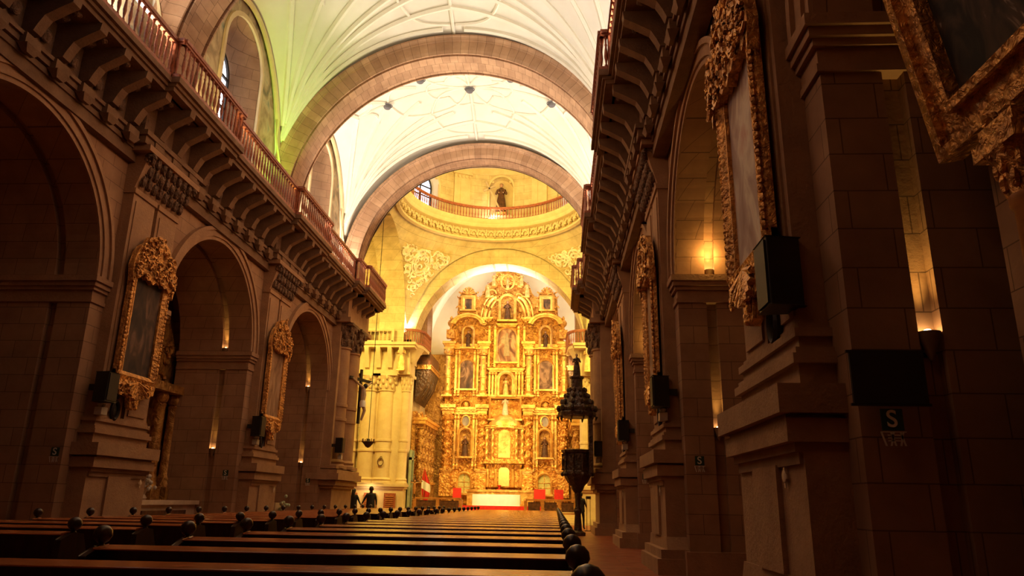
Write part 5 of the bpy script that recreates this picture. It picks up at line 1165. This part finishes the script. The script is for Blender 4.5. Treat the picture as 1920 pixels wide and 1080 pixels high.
# chapel at the near right: column with gilt capital and a big leaning picture
t = thing('leaning_painting', 'large dark picture in a stepped gilt frame leaning out at the top right', 'painting', (7.15, 4.15, 4.05), -pi / 2, rx=.16)
W_, H_ = 1.62, 2.6
m = MB(); 
for d0, d1, yy in ((0, .1, -.2), (.1, .3, -.12), (.3, .38, -.2)):
    for a, b, c, d in ((-W_ + d0, -W_ + d1, d0, H_ - d0), (W_ - d1, W_ - d0, d0, H_ - d0), (-W_ + d1, W_ - d1, d0, d1), (-W_ + d1, W_ - d1, H_ - d1, H_ - d0)): m.box(a, b, yy, 0, c, d)
m.obj('frame', 'oldgold', t); m = MB(); m.box(-W_ + .38, W_ - .38, -.08, -.04, .38, H_ - .38); m.obj('canvas', canvas('leaning_canvas', [(.45, (.02, .017, .012)), (.6, (.08, .05, .03)), (.66, (.45, .36, .26)), (.7, (.3, .06, .04))], 2.2, 7), t)
m = MB(); m.box(7.3, 8.3, 1.0, 5.7, 0, 7.5); trim(m, 'stone', 'dark chapel wall at the near right')
t = thing('chapel_column', 'fluted dark column with gilt capital under the leaning picture', 'column', (7.0, 4.75, 0))
m = MB(); column(m, (0, 0), .16, 0, 3.3, 16); m.obj('shaft', 'woodlight', t, True); m = MB(); capital(m, (0, 0), .16, 3.3, 3.75); m.obj('capital', 'oldgold', t, True); m = MB(); m.box(-.2, .2, -.2, .2, 3.75, 3.86); m.obj('entablature_block', 'oldgold', t)
m = MB(); [m.curl((-.15, q * .1, 3.9), .09, q, 0, plane='x') for q in (-1, 1)]; m.obj('scroll', 'oldgold', t, True)

# ================================================================== pews
def pew(w_, label):
    t = thing('church_pew', label, 'pew')
    m = MB(); m.box(-w_ / 2, w_ / 2, .10, .50, .42, .46); m.obj('seat', 'pewwood', t)
    m = MB(); m.prism([(.02, .40), (.06, .40), (.00, .84), (-.04, .84)], 'x', -w_ / 2, w_ / 2); m.obj('backrest', 'pewdark', t)
    m = MB(); m.prism([(.03, .872), (.03, .855), (-.17, .840), (-.17, .852)], 'x', -w_ / 2, w_ / 2); m.obj('book_shelf', 'pewwood', t, bevel=.006)
    m = MB(); m.box(-w_ / 2, w_ / 2, -.40, -.22, .16, .20); m.obj('kneeler', 'pewwood', t)
    for s in (-1, 1):
        x = s * (w_ / 2 + .03); m = MB()
        m.prism([(-.30, 0), (.55, 0), (.55, .10), (.50, .46), (.36, .52), (.22, .60), (.10, .84), (-.06, .86), (-.24, .80), (-.26, .5), (-.20, .12), (-.44, .1), (-.44, 0)], 'x', x - .035, x + .035); e = m.obj('end_panel', 'pewdark', t, bevel=.008)
        m = MB(); m.lathe([(.03, .84), (.03, .865), (.02, .88), (.05, .90), (.072, .94), (.066, .98), (.04, 1.01), (.012, 1.02)], (x, -.02, 0), 12); m.obj('knob', 'pewdark', e, True)
    return t
PR_, PL_ = pew(3.62, 'dark wooden pew with book shelf and round knobs in the right-hand bank'), pew(3.3, 'dark wooden pew with book shelf and round knobs in the left-hand bank')
ordn = ['nearest', 'second', 'third', 'fourth', 'fifth', 'sixth', 'seventh', 'eighth', 'ninth', 'tenth', 'eleventh', 'twelfth', 'thirteenth', 'fourteenth', 'fifteenth', 'sixteenth', 'seventeenth', 'eighteenth', 'nineteenth', 'twentieth', 'twenty-first', 'twenty-second', 'twenty-third', 'twenty-fourth']
y = 3.1
for k in range(24):
    for proto, x, nm in ((PR_, 2.04, 'right'), (PL_, -2.95, 'left')):
        yy = y + k * 1.4 + (.0 if nm == 'right' else .5)
        if nm == 'left' and k == 23: continue
        lab = 'dark wooden pew of the %s-hand bank, %s row from the viewer' % (nm, ordn[k])
        if k == 0: proto.location = (x, yy, 0); proto['label'] = lab; proto['group'] = 'pews of the %s-hand bank' % nm
        else: dup(proto, (x, yy, 0), lab, 'pews of the %s-hand bank' % nm)

# ================================================================== people
def person(loc, rot, h, label, coat, trousers, armL, armR, stride=.0, longhair=False):
    t = thing('person', label, 'person', loc, rot)
    k = h / 1.75
    J = {'pel': (0, 0, .95), 'wst': (0, .0, 1.1), 'chs': (0, -.01, 1.32), 'nck': (0, 0, 1.48), 'hd0': (0, -.01, 1.56), 'hd1': (0, -.02, 1.66),
         'hL': (-.1, 0, .9), 'kL': (-.11, -.02 - stride * .5, .5), 'aL': (-.11, .02 - stride, .08), 'tL': (-.12, -.13 - stride, .04),
         'hR': (.1, 0, .9), 'kR': (.11, -.02 + stride * .3, .5), 'aR': (.11, .02 + stride, .08), 'tR': (.12, -.13 + stride, .04),
         'sL': (-.18, 0, 1.42), 'sR': (.18, 0, 1.42)}
    R_ = {'pel': .15, 'wst': .13, 'chs': .16, 'nck': .058, 'hd0': .075, 'hd1': .095, 'hL': .095, 'kL': .06, 'aL': .045, 'tL': .04, 'hR': .095, 'kR': .06, 'aR': .045, 'tR': .04, 'sL': .07, 'sR': .07}
    E_ = [('pel', 'wst'), ('wst', 'chs'), ('chs', 'nck'), ('nck', 'hd0'), ('hd0', 'hd1'), ('pel', 'hL'), ('hL', 'kL'), ('kL', 'aL'), ('aL', 'tL'), ('pel', 'hR'), ('hR', 'kR'), ('kR', 'aR'), ('aR', 'tR'), ('chs', 'sL'), ('chs', 'sR')]
    for sd, arm in (('L', armL), ('R', armR)):
        J['e' + sd], J['w' + sd], J['p' + sd] = arm; R_['e' + sd] = .045; R_['w' + sd] = .03; R_['p' + sd] = .034
        E_ += [('s' + sd, 'e' + sd), ('e' + sd, 'w' + sd), ('w' + sd, 'p' + sd)]
        d = (Vector(J['p' + sd]) - Vector(J['w' + sd])).normalized()
        for q in range(4):
            J['f%s%d' % (sd, q)] = tuple(Vector(J['p' + sd]) + d * (.05 + .015 * (q in (1, 2))) + Vector((0, -.028 + .018 * q, 0))); J['g%s%d' % (sd, q)] = tuple(Vector(J['f%s%d' % (sd, q)]) + d * .03 + Vector((.008, 0, 0)))
            R_['f%s%d' % (sd, q)] = .009; R_['g%s%d' % (sd, q)] = .008; E_ += [('p' + sd, 'f%s%d' % (sd, q)), ('f%s%d' % (sd, q), 'g%s%d' % (sd, q))]
        J['th' + sd] = tuple(Vector(J['w' + sd]) + d * .05 + Vector((0, -.05, 0))); R_['th' + sd] = .01; E_.append(('w' + sd, 'th' + sd))
    names = list(J); me = bpy.data.meshes.new('body'); me.from_pydata([tuple(c * k for c in J[n]) for n in names], [(names.index(a), names.index(b)) for a, b in E_], [])
    o = bpy.data.objects.new('body', me); COL.objects.link(o)
    sk = o.modifiers.new('skin', 'SKIN')
    for i, n in enumerate(names): me.skin_vertices[0].data[i].radius = (R_[n] * k, R_[n] * k * (.8 if n in ('pel', 'wst', 'chs') else 1)); me.skin_vertices[0].data[i].use_root = (n == 'pel')
    ss = o.modifiers.new('sub', 'SUBSURF'); ss.levels = 1; ss.render_levels = 2; sk.use_smooth_shade = True
    dg = bpy.context.evaluated_depsgraph_get(); m2 = bpy.data.meshes.new_from_object(o.evaluated_get(dg)); bpy.data.objects.remove(o)
    for mm in (coat, trousers, 'skin'): m2.materials.append(M[mm])
    hands = [Vector(J['w' + sd]) * k for sd in 'LR']
    for p in m2.polygons:
        c = p.center; p.use_smooth = True
        if c.z > 1.49 * k: p.material_index = 2
        elif min((c - h_).length for h_ in hands) < .05 * k or any((c - Vector(J['p' + sd]) * k).length < .12 * k for sd in 'LR'): p.material_index = 2
        elif c.z < .88 * k: p.material_index = 1
        else: p.material_index = 0
    b = bpy.data.objects.new('body', m2); COL.objects.link(b); b.parent = t
    m = MB(); m.ball((0, .02 * k, 1.68 * k), (.105 * k, .115 * k, .12 * k), 12, 8)
    if longhair: m.tube([(0, .06 * k, 1.66 * k), (0, .1 * k, 1.5 * k), (0, .1 * k, 1.34 * k)], [.1 * k, .09 * k, .05 * k], 8)
    m.obj('hair', 'hair', t, True)
    m = MB(); m.ball((0, -.115 * k, 1.63 * k), (.014 * k, .02 * k, .025 * k), 6, 5)
    for q in (-1, 1): m.ball((q * .1 * k, 0, 1.635 * k), (.014 * k, .03 * k, .035 * k), 6, 5); m.ball((q * .035 * k, -.1 * k, 1.66 * k), (.015 * k, .008 * k, .008 * k), 6, 4)
    m.obj('face_features', 'skin', t, True)
    m = MB()      # coat shell: widens the torso and ends at the hips
    m.lathe([(.205 * k, .84 * k), (.195 * k, .98 * k), (.185 * k, 1.15 * k), (.205 * k, 1.34 * k), (.19 * k, 1.43 * k), (.09 * k, 1.49 * k), (.07 * k, 1.51 * k)], n=16, sy=.66); m.obj('jacket', coat, t, True)
    return t
L_down = ((-.26, .02, 1.16), (-.27, -.02, .92), (-.27, -.03, .84)); R_down = ((.26, .02, 1.16), (.27, -.02, .92), (.27, -.03, .84))
man = person((-5.05, 36.0, 0), pi + .25, 1.80, 'person in a dark jacket seen from behind, holding hands, right of the couple', 'coat', 'jeans', L_down, ((.3, .02, 1.18), (.40, -.03, .98), (.43, -.03, .9)))
wom = person((-5.9, 36.05, 0), pi - .1, 1.70, 'person in a dark coat holding the hand of a companion, left of the couple', 'coat2', 'jeans', ((-.3, .02, 1.18), (-.40, -.03, .98), (-.43, -.03, .9)), R_down, longhair=True)
person((5.02, 37.6, 0), pi - .4, 1.72, 'person in dark clothes standing under the pulpit, one arm forward', 'coat', 'jeans', ((-.25, .0, 1.18), (-.24, -.16, 1.05), (-.22, -.24, 1.03)), R_down, .1)
# stand next to that person
t = thing('stanchion', 'thin dark metal stand on the floor right of the pulpit stem', 'stand', (5.22, 35.6, 0)); m = MB(); m.tube([(0, 0, 0), (0, 0, 1.5)], .015, 6); m.tube([(.16, 0, 0), (.16, 0, 1.5)], .012, 6); m.obj('uprights', 'iron', t); m = MB(); m.box(-.1, .26, -.14, .14, 0, .03); m.obj('base', 'iron', t); m = MB(); m.box(-.04, .2, -.03, .03, 1.42, 1.55); m.obj('head', 'robe', t)
